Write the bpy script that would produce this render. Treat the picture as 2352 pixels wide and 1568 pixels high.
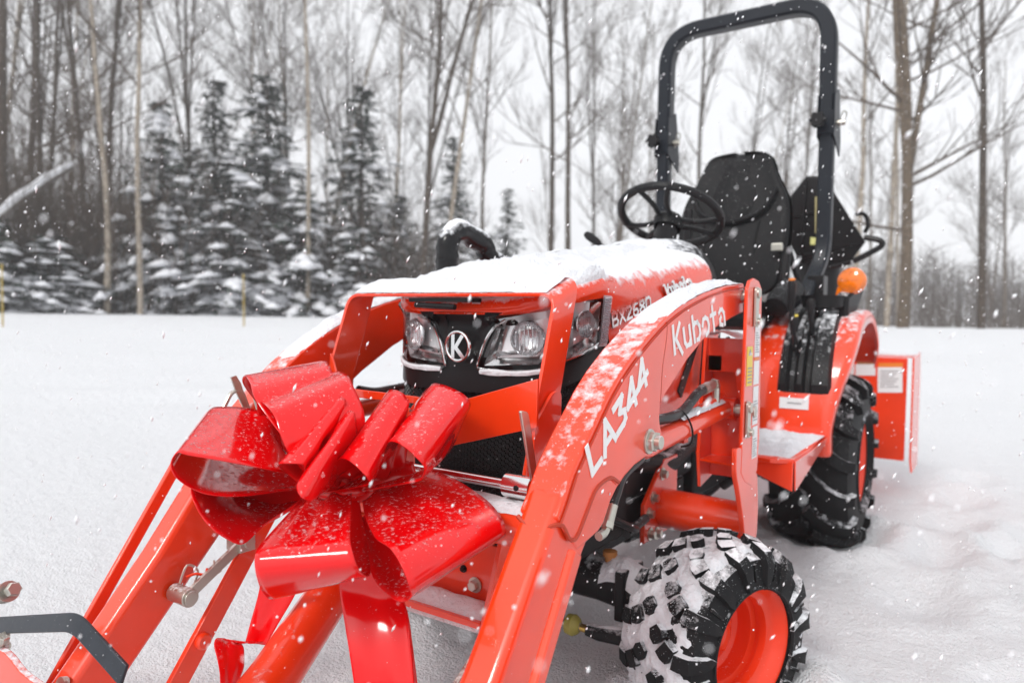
import bpy, bmesh, math, random
from mathutils import Vector, Matrix, noise
random.seed(7)
for o in list(bpy.data.objects): bpy.data.objects.remove(o)
S = bpy.context.scene
COL = S.collection
R = math.radians

# ------------------------------------------------------------------ camera
cd = bpy.data.cameras.new('camera'); cam = bpy.data.objects.new('camera', cd); COL.objects.link(cam)
CAM = Vector((.922, -1.523, .888))
cam.location = CAM
YAW, PIT, ROL = R(-34.1), R(-2.1), R(.95)
fw = Vector((math.sin(YAW)*math.cos(PIT), math.cos(YAW)*math.cos(PIT), math.sin(PIT)))
rt = Vector((math.cos(YAW), -math.sin(YAW), 0)); up = rt.cross(fw)
rt, up = math.cos(ROL)*rt+math.sin(ROL)*up, -math.sin(ROL)*rt+math.cos(ROL)*up
cam.rotation_euler = Matrix((rt, up, -fw)).transposed().to_euler()
cd.sensor_width = 36; cd.lens = 36*1653/2352
cd.clip_start = .02; cd.clip_end = 600
cd.dof.use_dof = True; cd.dof.focus_distance = 1.22; cd.dof.aperture_fstop = 3.2
S.camera = cam
# ------------------------------------------------------------------ sky and sun
SUN_EL, SUN_AZ = 40, 182
W = bpy.data.worlds.new('World'); S.world = W; W.use_nodes = True
nt = W.node_tree; nt.nodes.clear()
sky = nt.nodes.new('ShaderNodeTexSky'); sky.sky_type = 'NISHITA'; sky.sun_disc = False
sky.sun_elevation = R(SUN_EL); sky.sun_rotation = R(SUN_AZ); sky.dust_density = 4; sky.air_density = 1.5; sky.ozone_density = 1
hs = nt.nodes.new('ShaderNodeHueSaturation'); hs.inputs['Saturation'].default_value = .1
bg = nt.nodes.new('ShaderNodeBackground'); bg.inputs['Strength'].default_value = .13
wo = nt.nodes.new('ShaderNodeOutputWorld')
cl_ = nt.nodes.new('ShaderNodeMix'); cl_.data_type = 'RGBA'; cl_.inputs['Factor'].default_value = .8; cl_.inputs[7].default_value = (7.0, 7.1, 7.35, 1)   # the closed cloud cover
nt.links.new(sky.outputs[0], hs.inputs['Color']); nt.links.new(hs.outputs[0], cl_.inputs[6]); nt.links.new(cl_.outputs[2], bg.inputs['Color']); nt.links.new(bg.outputs[0], wo.inputs['Surface'])
sl = bpy.data.lights.new('sun', 'SUN'); sl.energy = 1.3; sl.angle = R(13); sl.color = (1, .98, .95)
so = bpy.data.objects.new('sun', sl); COL.objects.link(so)
az = R(SUN_AZ)
sdir = Vector((math.sin(az)*math.cos(R(SUN_EL)), math.cos(az)*math.cos(R(SUN_EL)), math.sin(R(SUN_EL))))
so.rotation_euler = sdir.to_track_quat('Z', 'Y').to_euler()
S.view_settings.view_transform = 'Standard'; S.view_settings.look = 'None'
S.view_settings.gamma = 1; S.view_settings.exposure = 0.27
S.render.engine = 'CYCLES'; S.cycles.max_bounces = 8; S.cycles.volume_bounces = 4; S.cycles.caustics_reflective = False; S.cycles.caustics_refractive = False

# ------------------------------------------------------------------ materials
def N(nt, t, **k):
    n = nt.nodes.new(t)
    for a, b in k.items():
        if a in n.inputs: n.inputs[a].default_value = b
        else: setattr(n, a, b)
    return n
MATS = {}
def mat(name, base, rough=.4, metal=0, snow=0, bump=0, bscale=60, var=0, vscale=8, coat=0, trans=0, ior=1.5, snowscale=45, lean=.35, dust=0, emit=0, sss=0, spec=.5):
    if name in MATS: return MATS[name]
    m = bpy.data.materials.new(name); m.use_nodes = True; MATS[name] = m
    t = m.node_tree; p = t.nodes['Principled BSDF']; L = t.links.new
    p.inputs['Roughness'].default_value = rough; p.inputs['Metallic'].default_value = metal
    p.inputs['IOR'].default_value = ior; p.inputs['Specular IOR Level'].default_value = spec
    p.inputs['Coat Weight'].default_value = coat; p.inputs['Coat Roughness'].default_value = .06
    p.inputs['Transmission Weight'].default_value = trans
    if emit: p.inputs['Emission Color'].default_value = (*base, 1); p.inputs['Emission Strength'].default_value = emit
    geo = N(t, 'ShaderNodeNewGeometry')
    col = None
    if var:
        nz = N(t, 'ShaderNodeTexNoise', Scale=vscale, Detail=5.0); L(geo.outputs['Position'], nz.inputs['Vector'])
        mr = N(t, 'ShaderNodeMapRange'); mr.inputs['From Min'].default_value = .3; mr.inputs['From Max'].default_value = .7
        mr.inputs['To Min'].default_value = 1-var; mr.inputs['To Max'].default_value = 1+var
        L(nz.outputs['Fac'], mr.inputs['Value'])
        mx = N(t, 'ShaderNodeVectorMath', operation='SCALE'); mx.inputs[0].default_value = base; L(mr.outputs[0], mx.inputs['Scale'])
        col = mx.outputs[0]
        if rough < .6:
            mr2 = N(t, 'ShaderNodeMapRange'); mr2.inputs['To Min'].default_value = rough*.7; mr2.inputs['To Max'].default_value = rough*1.5
            L(nz.outputs['Fac'], mr2.inputs['Value']); rsock = mr2.outputs[0]
        else: rsock = None
    else:
        p.inputs['Base Color'].default_value = (*base, 1); rsock = None
    if snow or dust:
        sx = N(t, 'ShaderNodeSeparateXYZ'); L(geo.outputs['True Normal'] if False else geo.outputs['Normal'], sx.inputs[0])
        n1 = N(t, 'ShaderNodeTexNoise', Scale=float(snowscale), Detail=6.0, Roughness=.65); L(geo.outputs['Position'], n1.inputs['Vector'])
        n2 = N(t, 'ShaderNodeTexNoise', Scale=380.0, Detail=2.0); L(geo.outputs['Position'], n2.inputs['Vector'])
        # facing up -> snow; ragged by noise
        a = N(t, 'ShaderNodeMapRange'); a.inputs['From Min'].default_value = lean; a.inputs['From Max'].default_value = 1.0
        a.inputs['To Min'].default_value = 0; a.inputs['To Max'].default_value = snow; L(sx.outputs['Z'], a.inputs['Value'])
        b = N(t, 'ShaderNodeMath', operation='ADD'); L(a.outputs[0], b.inputs[0]); L(n1.outputs['Fac'], b.inputs[1])
        c = N(t, 'ShaderNodeMapRange'); c.inputs['From Min'].default_value = .69; c.inputs['From Max'].default_value = .92; L(b.outputs[0], c.inputs['Value'])
        gate = N(t, 'ShaderNodeMapRange'); gate.inputs['From Min'].default_value = lean*.6; gate.inputs['From Max'].default_value = lean+.05; L(sx.outputs['Z'], gate.inputs['Value'])
        cm = N(t, 'ShaderNodeMath', operation='MULTIPLY'); L(c.outputs[0], cm.inputs[0]); L(gate.outputs[0], cm.inputs[1])
        # dust of single flakes, more on upward faces
        d0 = N(t, 'ShaderNodeMapRange'); d0.inputs['From Min'].default_value = -.4; d0.inputs['From Max'].default_value = .9
        d0.inputs['To Min'].default_value = .80; d0.inputs['To Max'].default_value = .80-.2*dust; L(sx.outputs['Z'], d0.inputs['Value'])
        sb = N(t, 'ShaderNodeMath', operation='SUBTRACT'); L(n2.outputs['Fac'], sb.inputs[0]); L(d0.outputs[0], sb.inputs[1])
        ml = N(t, 'ShaderNodeMath', operation='MULTIPLY', use_clamp=True); L(sb.outputs[0], ml.inputs[0]); ml.inputs[1].default_value = 25
        mxx = N(t, 'ShaderNodeMath', operation='MAXIMUM'); L(cm.outputs[0], mxx.inputs[0]); L(ml.outputs[0], mxx.inputs[1])
        mix = N(t, 'ShaderNodeMix', data_type='RGBA'); L(mxx.outputs[0], mix.inputs['Factor'])
        if col: L(col, mix.inputs[6])
        else: mix.inputs[6].default_value = (*base, 1)
        mix.inputs[7].default_value = (.86, .87, .9, 1); col = mix.outputs[2]
        mr3 = N(t, 'ShaderNodeMix', data_type='FLOAT'); L(mxx.outputs[0], mr3.inputs['Factor'])
        if rsock: L(rsock, mr3.inputs[2])
        else: mr3.inputs[2].default_value = rough
        mr3.inputs[3].default_value = .9; rsock = mr3.outputs[0]
        if coat:
            mc = N(t, 'ShaderNodeMath', operation='SUBTRACT', use_clamp=True); mc.inputs[0].default_value = coat; L(mxx.outputs[0], mc.inputs[1]); L(mc.outputs[0], p.inputs['Coat Weight'])
        bp = N(t, 'ShaderNodeBump', Strength=.6, Distance=.004); L(mxx.outputs[0], bp.inputs['Height']); L(bp.outputs[0], p.inputs['Normal'])
    elif bump:
        nb = N(t, 'ShaderNodeTexNoise', Scale=float(bscale), Detail=6.0); L(geo.outputs['Position'], nb.inputs['Vector'])
        bp = N(t, 'ShaderNodeBump', Strength=bump, Distance=.01); L(nb.outputs['Fac'], bp.inputs['Height']); L(bp.outputs[0], p.inputs['Normal'])
    if col: L(col, p.inputs['Base Color'])
    if rsock: L(rsock, p.inputs['Roughness'])
    return m
ORANGE = (.88, .044, .0015)
M_or = mat('orange_paint', ORANGE, .32, var=.13, vscale=6, coat=.8, snow=.36, lean=.42, dust=.6, spec=.5)
M_ord = mat('orange_paint_bare', ORANGE, .32, var=.13, vscale=6, coat=.8, dust=.4, snow=.12, lean=.8, spec=.5)
M_hood = mat('hood_paint', (.86, .045, .004), .25, var=.08, vscale=4, coat=.5, snow=.7, lean=.22, dust=1.0, snowscale=30, spec=.35)
M_red = mat('rim_paint', (.88, .045, .006), .3, var=.05, coat=.4, snow=.12, lean=.3, dust=.5, spec=.35)
M_bow = mat('bow_vinyl', (.78, .0002, .002), .11, coat=.3, snow=.14, lean=.45, dust=.42, snowscale=140, spec=.45)
M_blk = mat('black_plastic', (.012, .012, .013), .45, snow=.4, lean=.4, dust=.8, spec=.18)
M_blk2 = mat('black_satin_plastic', (.012, .011, .012), .32, snow=.1, lean=.5, dust=.45, spec=.2)
M_seat = mat('seat_vinyl', (.009, .009, .010), .55, snow=.1, lean=.6, dust=.8, spec=.18)
M_post = mat('black_powder_coat', (.009, .012, .018), .35, var=.1, spec=.22, snow=.15, lean=.5, dust=.7)
M_rub = mat('tyre_rubber', (.010, .010, .011), .6, spec=.2, snow=.42, lean=.1, dust=1.1, snowscale=40)
M_rub2 = mat('rear_tyre_rubber', (.008, .008, .009), .6, spec=.18, snow=.32, lean=.1, dust=1.0, snowscale=30)
M_dark = mat('dark_cast_iron', (.012, .012, .013), .5, snow=.4, lean=.4, dust=.7, snowscale=25, spec=.2)
M_chr = mat('chrome', (.8, .8, .8), .16, 1)
M_zinc = mat('zinc_plate', (.55, .53, .47), .33, .95, snow=.3, lean=.4, dust=.5, snowscale=80)
M_steel = mat('dark_steel', (.04, .045, .055), .35, .6, var=.15, vscale=60, dust=.6, snow=.1, lean=.8)
M_snow = mat('settled_snow', (.76, .77, .80), .85, bump=.7, bscale=120, var=.05, vscale=30)
M_glass = bpy.data.materials.new('lens_glass'); M_glass.use_nodes = True; t_ = M_glass.node_tree; t_.nodes.clear()
_g = N(t_, 'ShaderNodeBsdfGlossy', Roughness=.03); _t = N(t_, 'ShaderNodeBsdfTransparent'); _f = N(t_, 'ShaderNodeFresnel', IOR=1.3); _m = N(t_, 'ShaderNodeMixShader'); _o = N(t_, 'ShaderNodeOutputMaterial')
t_.links.new(_f.outputs[0], _m.inputs[0]); t_.links.new(_t.outputs[0], _m.inputs[1]); t_.links.new(_g.outputs[0], _m.inputs[2]); t_.links.new(_m.outputs[0], _o.inputs['Surface'])
M_white = mat('white_decal', (.8, .8, .8), .4)
M_lett = mat('white_lettering', (.85, .85, .85), .35)
M_grey = mat('grey_print', (.3, .3, .31), .5)
M_yel = mat('yellow_decal', (.8, .6, .08), .45)
M_orl = mat('orange_decal', (.8, .22, .02), .45)
M_amb = mat('amber_lens', (.80, .17, .002), .12, coat=.6, var=.3, vscale=40, dust=.6, snow=.01)
M_ylb = mat('yellow_rubber', (.35, .3, .06), .5)
M_brs = mat('brass', (.6, .42, .12), .3, .9)
M_hose = mat('hose_rubber', (.015, .015, .016), .4, dust=.6, snow=.2, lean=.5)
M_seam = mat('weld_bead', (.45, .035, .008), .5)

# ------------------------------------------------------------------ objects
def setp(o, label=None, cat=None, group=None, kind=None):
    if label: o['label'] = label
    if cat: o['category'] = cat
    if group: o['group'] = group
    if kind: o['kind'] = kind
def thing(name, label, cat, loc=(0, 0, 0), group=None):
    o = bpy.data.objects.new(name, None); COL.objects.link(o); o.location = loc; o.empty_display_size = .1
    setp(o, label, cat, group); return o
def V(*a): return Vector(a)
class MB:
    def __init__(s): s.v = []; s.f = []
    def add(s, vs, fs):
        b = len(s.v); s.v += [tuple(v) for v in vs]; s.f += [tuple(i+b for i in f) for f in fs]; return s
    def beam(s, p0, p1, w, h, upv=(0, 0, 1)):
        p0, p1 = Vector(p0), Vector(p1); d = (p1-p0).normalized(); u = Vector(upv); sd = d.cross(u)
        if sd.length < 1e-4: sd = d.cross(V(1, 0, 0))
        sd.normalize(); u = sd.cross(d).normalized(); vs = []
        for p in (p0, p1):
            for a, b in ((-1, -1), (1, -1), (1, 1), (-1, 1)): vs.append(p+sd*a*w/2+u*b*h/2)
        return s.add(vs, [(3, 2, 1, 0), (4, 5, 6, 7), (0, 1, 5, 4), (1, 2, 6, 5), (2, 3, 7, 6), (3, 0, 4, 7)])
    def box(s, a, b):
        x0, y0, z0 = a; x1, y1, z1 = b
        return s.add([(x0, y0, z0), (x1, y0, z0), (x1, y1, z0), (x0, y1, z0), (x0, y0, z1), (x1, y0, z1), (x1, y1, z1), (x0, y1, z1)],
                     [(3, 2, 1, 0), (4, 5, 6, 7), (0, 1, 5, 4), (1, 2, 6, 5), (2, 3, 7, 6), (3, 0, 4, 7)])
    def prism(s, poly, d):
        n = len(poly); d = Vector(d); P = [Vector(p) for p in poly]
        nrm = V(0, 0, 0)
        for i in range(n): nrm += P[i].cross(P[(i+1) % n])
        if nrm.dot(d) > 0: P = P[::-1]
        return s.add(P+[p+d for p in P], [tuple(range(n)), tuple(range(2*n-1, n-1, -1))]+[(i, i+n, (i+1) % n+n, (i+1) % n) for i in range(n)])
    def tube(s, pts, r, n=10, cap=True, flat=1.0):
        pts = [Vector(p) for p in pts]; m = len(pts); rr = r if isinstance(r, (list, tuple)) else [r]*m
        T = [((pts[min(i+1, m-1)]-pts[max(i-1, 0)])).normalized() for i in range(m)]
        u = T[0].orthogonal().normalized(); vs = []
        for i in range(m):
            u = (u-T[i]*u.dot(T[i])).normalized(); w = T[i].cross(u)
            for k in range(n):
                a = 2*math.pi*k/n; vs.append(pts[i]+(u*math.cos(a)+w*math.sin(a)*flat)*rr[i])
        fs = [(i*n+k, i*n+(k+1) % n, (i+1)*n+(k+1) % n, (i+1)*n+k) for i in range(m-1) for k in range(n)]
        if cap: fs += [tuple(range(n-1, -1, -1)), tuple(range((m-1)*n, m*n))]
        return s.add(vs, fs)
    def lathe(s, prof, o, ax, n=32, cap=False):
        o = Vector(o); ax = Vector(ax).normalized(); u = ax.orthogonal().normalized(); w = ax.cross(u); vs = []
        for r, a in prof:
            for k in range(n):
                t = 2*math.pi*k/n; vs.append(o+ax*a+(u*math.cos(t)+w*math.sin(t))*r)
        m = len(prof); fs = [(i*n+k, i*n+(k+1) % n, (i+1)*n+(k+1) % n, (i+1)*n+k) for i in range(m-1) for k in range(n)]
        if cap: fs += [tuple(range(n-1, -1, -1)), tuple(range((m-1)*n, m*n))]
        return s.add(vs, fs)
    def grid(s, rows, close=False):
        n = len(rows[0]); m = len(rows); vs = [p for r in rows for p in r]
        fs = [(i*n+k, i*n+k+1, (i+1)*n+k+1, (i+1)*n+k) for i in range(m-1) for k in range(n-1)]
        return s.add(vs, fs)
    def bolt(s, p, ax, r=.012, h=.01):
        ax = Vector(ax).normalized(); p = Vector(p)
        s.lathe([(r*1.45, 0), (r*1.45, h*.2), (0.0001, h*.2)], p, ax, 16)
        s.lathe([(r, h*.2), (r, h), (r*.85, h*1.1), (.0001, h*1.1)], p, ax, 6); return s
    def xf(s, f): s.v = [tuple(f(Vector(v))) for v in s.v]; return s
    def mirror(s):
        s.v = [(-x, y, z) for x, y, z in s.v]; s.f = [f[::-1] for f in s.f]; return s
def rootloc(p):
    while p.parent: p = p.parent
    return p.location
def build(name, mb, m, parent=None, bevel=0, smooth=30, label=None, sub=0, solid=0, seg=2):
    me = bpy.data.meshes.new(name); me.from_pydata(mb.v, [], mb.f)
    if smooth and not (solid and False):
        bm = bmesh.new(); bm.from_mesh(me); bmesh.ops.recalc_face_normals(bm, faces=bm.faces) if not solid else None
        bm.to_mesh(me); bm.free()
    me.materials.append(m)
    if smooth:
        me.shade_smooth(); me.set_sharp_from_angle(angle=R(smooth))
    o = bpy.data.objects.new(name, me); COL.objects.link(o)
    if parent:
        o.parent = parent
        if not parent.parent and parent.type == 'EMPTY': o.location = -Vector(parent.location)
    if solid:
        md = o.modifiers.new('t', 'SOLIDIFY'); md.thickness = solid; md.offset = 0
    if sub:
        md = o.modifiers.new('s', 'SUBSURF'); md.levels = sub; md.render_levels = sub
    if bevel:
        md = o.modifiers.new('b', 'BEVEL'); md.width = bevel; md.segments = seg; md.limit_method = 'ANGLE'; md.angle_limit = R(38)
    if label: o['label'] = label
    return o
def bez(pts, n=8, closed=False):
    P = [Vector(p) for p in pts]; out = []; m = len(P)
    for i in range(m-1 if not closed else m):
        p0 = P[i-1] if (i or closed) else P[0]; p1 = P[i]; p2 = P[(i+1) % m]; p3 = P[(i+2) % m] if (closed or i+2 < m) else P[-1]
        for k in range(n):
            t = k/n; out.append(.5*((2*p1)+(p2-p0)*t+(2*p0-5*p1+4*p2-p3)*t*t+(3*p1-p0-3*p2+p3)*t**3))
    if not closed: out.append(P[-1])
    return out
def rpath(pts, r, n=5):
    P = [Vector(p) for p in pts]; out = [P[0]]
    for i in range(1, len(P)-1):
        a = (P[i-1]-P[i]); b = (P[i+1]-P[i]); q = min(r, a.length*.45, b.length*.45); p0 = P[i]+a.normalized()*q; p2 = P[i]+b.normalized()*q
        for k in range(n+1):
            t = k/n; out.append((1-t)**2*p0+2*t*(1-t)*P[i]+t*t*p2)
    out.append(P[-1]); return out
# stroke letters: list of polylines in a 1x1 cell
GL = {
 'K': [[(.12, 0), (.12, 1)], [(.75, 1), (.3, .45), (.8, 0)]],
 'k': [[(.05, 0), (.16, 1)], [(.8, 1), (.3, .5), (.75, -.15)]],
 'u': [[(.12, .72), (.12, .2), (.25, .02), (.55, .02), (.72, .2)], [(.72, .72), (.72, .0)]],
 'b': [[(.12, 1), (.12, .0)], [(.12, .55), (.3, .72), (.6, .7), (.78, .5), (.78, .2), (.6, .02), (.4, .02)]],
 'o': [[(.12, .45), (.25, .68), (.5, .72), (.75, .6), (.82, .35), (.72, .1), (.45, .0)]],
 't': [[(.4, 1), (.4, .0)], [(.12, .68), (.72, .68)]],
 'a': [[(.15, .6), (.35, .72), (.6, .68), (.78, .5), (.78, .0)], [(.5, .02), (.22, .1), (.2, .3), (.35, .4)]],
 'L': [[(.12, 1), (.12, .04), (.75, .04)]],
 'A': [[(.02, 0), (.45, 1), (.88, 0)], [(.2, .3), (.72, .3)]],
 '3': [[(.1, .96), (.8, .96), (.45, .58), (.8, .4), (.78, .12), (.6, .04), (.08, .04)]],
 '4': [[(.68, 0), (.68, .98), (.06, .3), (.92, .3)]],
 'B': [[(.12, 0), (.12, 1), (.65, 1), (.78, .85), (.7, .55), (.12, .53)], [(.7, .53), (.85, .3), (.72, .03), (.12, .03)]],
 'X': [[(.08, 0), (.85, 1)], [(.1, 1), (.85, 0)]],
 '2': [[(.1, .8), (.25, .97), (.7, .97), (.82, .75), (.1, .04), (.85, .04)]],
 '6': [[(.75, .95), (.4, .95), (.15, .6), (.12, .2), (.3, .03), (.65, .03), (.82, .25), (.65, .52), (.2, .5)]],
 '8': [[(.5, .53), (.18, .7), (.25, .96), (.7, .96), (.8, .7), (.5, .53), (.12, .3), (.25, .03), (.72, .03), (.85, .3), (.5, .53)]],
 '0': [[(.3, .03), (.12, .2), (.12, .8), (.3, .97), (.68, .97), (.84, .8), (.84, .2), (.68, .03), (.3, .03)]],
}
def lettering(mb, text, O, Rv, Uv, nrm, th=.16, depth=.002, curve=None, gap=1.0):
    """stroke letters laid along Rv from O, cap height Uv, raised along nrm"""
    O, Rv, Uv, nrm = Vector(O), Vector(Rv), Vector(Uv), Vector(nrm); n = len(text)
    for i, ch in enumerate(text):
        for line in GL[ch]:
            pts = [(Vector(((i+x)/n, y, 0))) for x, y in line]
            # thickness in true space
            Q = [O+Rv*p.x+Uv*p.y+(curve(p.x) if curve else V(0, 0, 0)) for p in pts]
            t = Uv.length*th
            for a, b in zip(Q, Q[1:]):
                d = (b-a).normalized(); sd = nrm.cross(d).normalized()*t/2; e = d*t*.42
                mb.prism([a-e-sd, b+e-sd, b+e+sd, a-e+sd], nrm*depth*(1+.02*random.random()))
    return mb

# ------------------------------------------------------------------ snow field
def sm(a, b, x): x = min(1, max(0, (x-a)/(b-a))); return x*x*(3-2*x)
_r = random.Random(17)
PRINTS = [(1.0+.26*i+_r.uniform(-.06, .06), .35+.62*i+_r.uniform(-.1, .1)-(.3 if i % 2 else 0), .10) for i in range(9)]+[(.95+_r.uniform(0, 1.5), .1+_r.uniform(0, 2.0), _r.uniform(.06, .13)) for i in range(26)]+[(.75+.02*i, .9+.5*i, .11) for i in range(5)]
def dist_l(x, y): return math.hypot(x-CAM.x, y-CAM.y)
def ground(x, y):
    dx, dy = x-CAM.x, y-CAM.y; d = math.hypot(dx, dy)
    z = .07
    z += .70*sm(3.5, 16, d)-.9*sm(19, 40, d)
    z += .035*noise.noise(V(x*.35, y*.35, 1))*sm(1.5, 6, d)*(1-sm(10, 15, d))
    z += .012*noise.noise(V(x*1.6, y*1.6, 4))
    # churned snow to the right of the tractor
    c = (1-.75*sm(1.3, 2.4, y))*sm(.5, 1.1, x)*(1-sm(2.6, 4.2, x))*sm(-1.2, -.4, y)*(1-sm(4, 7, y))
    if c > 0:
        z += c*(.018*noise.fractal(V(x*4, y*4, 7), 1, 2.1, 4)+.016*noise.noise(V(x*17, y*17, 2))+.008*noise.noise(V(x*40, y*40, 2)))
    # footprints and ruts
    for px_, py_, pr_ in PRINTS:
        q2 = ((x-px_)**2+((y-py_)*.62)**2)/(pr_*pr_)
        if q2 < 6: z += -.042*math.exp(-q2*1.6)+.012*math.exp(-(math.sqrt(q2)-1.35)**2*7)*(1+.9*noise.noise(V(x*12, y*12, 3)))
    z += .02*math.sin(dist_l(x, y)*2.2+1.5*noise.noise(V(x*.3, y*.3, 2)))*sm(4, 7, d)*(1-sm(11, 14, d))*(1 if x < 1 else .4)
    if x < .2:
        for rd_ in (6.2, 7.3, 9.5): z += -.035*math.exp(-((d-rd_-.25*noise.noise(V(x*.4, y*.4, rd_)))/.22)**2)+.02*math.exp(-((d-rd_-.4)/.25)**2)
    # plough windrow far right and low ridge right of the blower
    z += .0
    # pushed snow round the wheels
    for wx, wy, rr in ((.47, 0, .3), (-.47, 0, .3), (.41, 1.4, .36), (-.41, 1.4, .36)):
        q = math.hypot((x-wx)*1.3, y-wy); z += .045*math.exp(-((q-rr+.03)/.08)**2)*(1+.9*noise.noise(V(x*9, y*9, 5))+.5*noise.noise(V(x*25, y*25, 5)))
    return z
def axis(lo, hi, c, fine, grow):
    a = [c]; s = fine
    while a[-1] < hi: a.append(a[-1]+s); s = fine if abs(a[-1]-c) < 2.6 else s*grow
    b = [c]; s = fine
    while b[-1] > lo: b.append(b[-1]-s); s = fine if abs(b[-1]-c) < 2.6 else s*grow
    return b[:0:-1]+a
xs = axis(-160, 140, .6, .035, 1.055); ys = axis(-20, 300, .8, .035, 1.055)
g = MB(); g.grid([[(x, y, ground(x, y)) for x in xs] for y in ys])
M_field = mat('field_snow', (.87, .88, .90), .9, bump=.35, bscale=22, sss=0)
t_ = M_field.node_tree; pb = t_.nodes['Principled BSDF']
geo_ = N(t_, 'ShaderNodeNewGeometry'); n1_ = N(t_, 'ShaderNodeTexNoise', Scale=14.0, Detail=8.0, Roughness=.7); n2_ = N(t_, 'ShaderNodeTexNoise', Scale=160.0, Detail=3.0)
ad_ = N(t_, 'ShaderNodeMath', operation='MULTIPLY_ADD'); ad_.inputs[1].default_value = .35
for n_ in (n1_, n2_): t_.links.new(geo_.outputs['Position'], n_.inputs['Vector'])
t_.links.new(n2_.outputs['Fac'], ad_.inputs[0]); t_.links.new(n1_.outputs['Fac'], ad_.inputs[2])
bp_ = N(t_, 'ShaderNodeBump', Strength=.7, Distance=.06); t_.links.new(ad_.outputs[0], bp_.inputs['Height']); t_.links.new(bp_.outputs[0], pb.inputs['Normal'])
o = build('snow_field', g, M_field, smooth=180); setp(o, 'open field of fresh white snow under the tractor, rising to the tree line', 'snow', kind='structure')

# ------------------------------------------------------------------ trees
M_bark = mat('grey_bark', (.055, .039, .027), .9, var=.35, vscale=14)
M_bark2 = mat('brown_bark', (.10, .072, .047), .9, var=.35, vscale=14)
M_birch = mat('birch_bark', (.29, .245, .195), .8, var=.4, vscale=10)
M_twig = mat('twig_bark', (.068, .046, .031), .9)
M_need = mat('spruce_needles', (.020, .038, .022), .8, var=.35, vscale=6)
M_bsnow = mat('bough_snow', (.82, .83, .86), .9)
def at(u, d):
    """point on the ground d metres off along the photo bearing u"""
    a = math.atan((u-1176)/1653)+YAW; x = CAM.x+d*math.sin(a); y = CAM.y+d*math.cos(a); return V(x, y, ground(x, y)-.15)
def bare_mesh(seed, H, r0, forks, spread, crown0, nbr, lean=(0, 0), curve=.5, tw=1.0, jf=None, flat=0):
    rnd = random.Random(seed); tr = MB(); cr = MB()
    def stem(p, d, L, r, mbx, n, jit, k=7):
        pts = [p]; rr = [r]
        for i in range(k):
            d = (d+V(rnd.uniform(-jit, jit), rnd.uniform(-jit, jit), jit*.25)).normalized(); p = p+d*L/k; pts.append(p); rr.append(r*(1-.86*(i+1)/k)+.003)
        mbx.tube(pts, rr, n, cap=False); return pts, rr
    def branch(p, d, L, r, lvl):
        pts, rr = stem(p, d, L, r, cr, 4 if lvl < 2 else 3, .13 if lvl < 2 else .2, 5 if lvl < 2 else 3)
        if lvl >= 3: return
        k = [int(8*tw), int(5*tw), int(3*tw)][lvl]
        for i in range(k):
            j = rnd.randint(1, len(pts)-2) if len(pts) > 2 else 1; q = pts[j].lerp(pts[j+1], rnd.random())
            dd = (pts[j+1]-pts[j]).normalized(); a = V(rnd.gauss(0, 1), rnd.gauss(0, 1), rnd.gauss(0, .6)+.25); a = (a-dd*a.dot(dd)).normalized()
            ang = rnd.uniform(.35, .8); nd = dd*math.cos(ang)+a*math.sin(ang); nd.z += .15; nd.normalize()
            branch(q, nd, L*rnd.uniform(.35, .6), max(.0028, rr[j]*.5), lvl+1)
    stems = [stem(V(0, 0, 0), V(lean[0], lean[1], 1).normalized(), H, r0, tr, 8, .045*curve*2, 14)]
    for f in range(forks):
        pts, rr = stems[0]; j = jf or rnd.randint(3, 6); a = rnd.uniform(0, 6.28)
        stems.append(stem(pts[j], V(math.cos(a)*spread, math.sin(a)*spread, 1).normalized(), H*(1-j/14)*.95, rr[j]*.75, tr, 6, .05, 10))
    for pts, rr in stems:
        for i in range(nbr):
            t = crown0+(1-crown0)*(i+rnd.random())/nbr; j = min(len(pts)-2, int(t*(len(pts)-1))); q = pts[j].lerp(pts[j+1], rnd.random())
            if q.z < H*crown0: continue
            a = rnd.uniform(0, 6.28); el = rnd.uniform(.35, 1.1)*(1-.6*flat); hz = 1-.55*(q.z/H)
            branch(q, V(math.cos(a)*math.cos(el), math.sin(a)*math.cos(el), math.sin(el)), H*.24*hz*rnd.uniform(.6, 1.3), max(.005, rr[j]*.38), 1 if rnd.random() < .55 else 0)
    return tr, cr
def mk(name, mb, m):
    me = bpy.data.meshes.new(name); me.from_pydata(mb.v, [], mb.f); me.materials.append(m); me.shade_smooth(); return me
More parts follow.
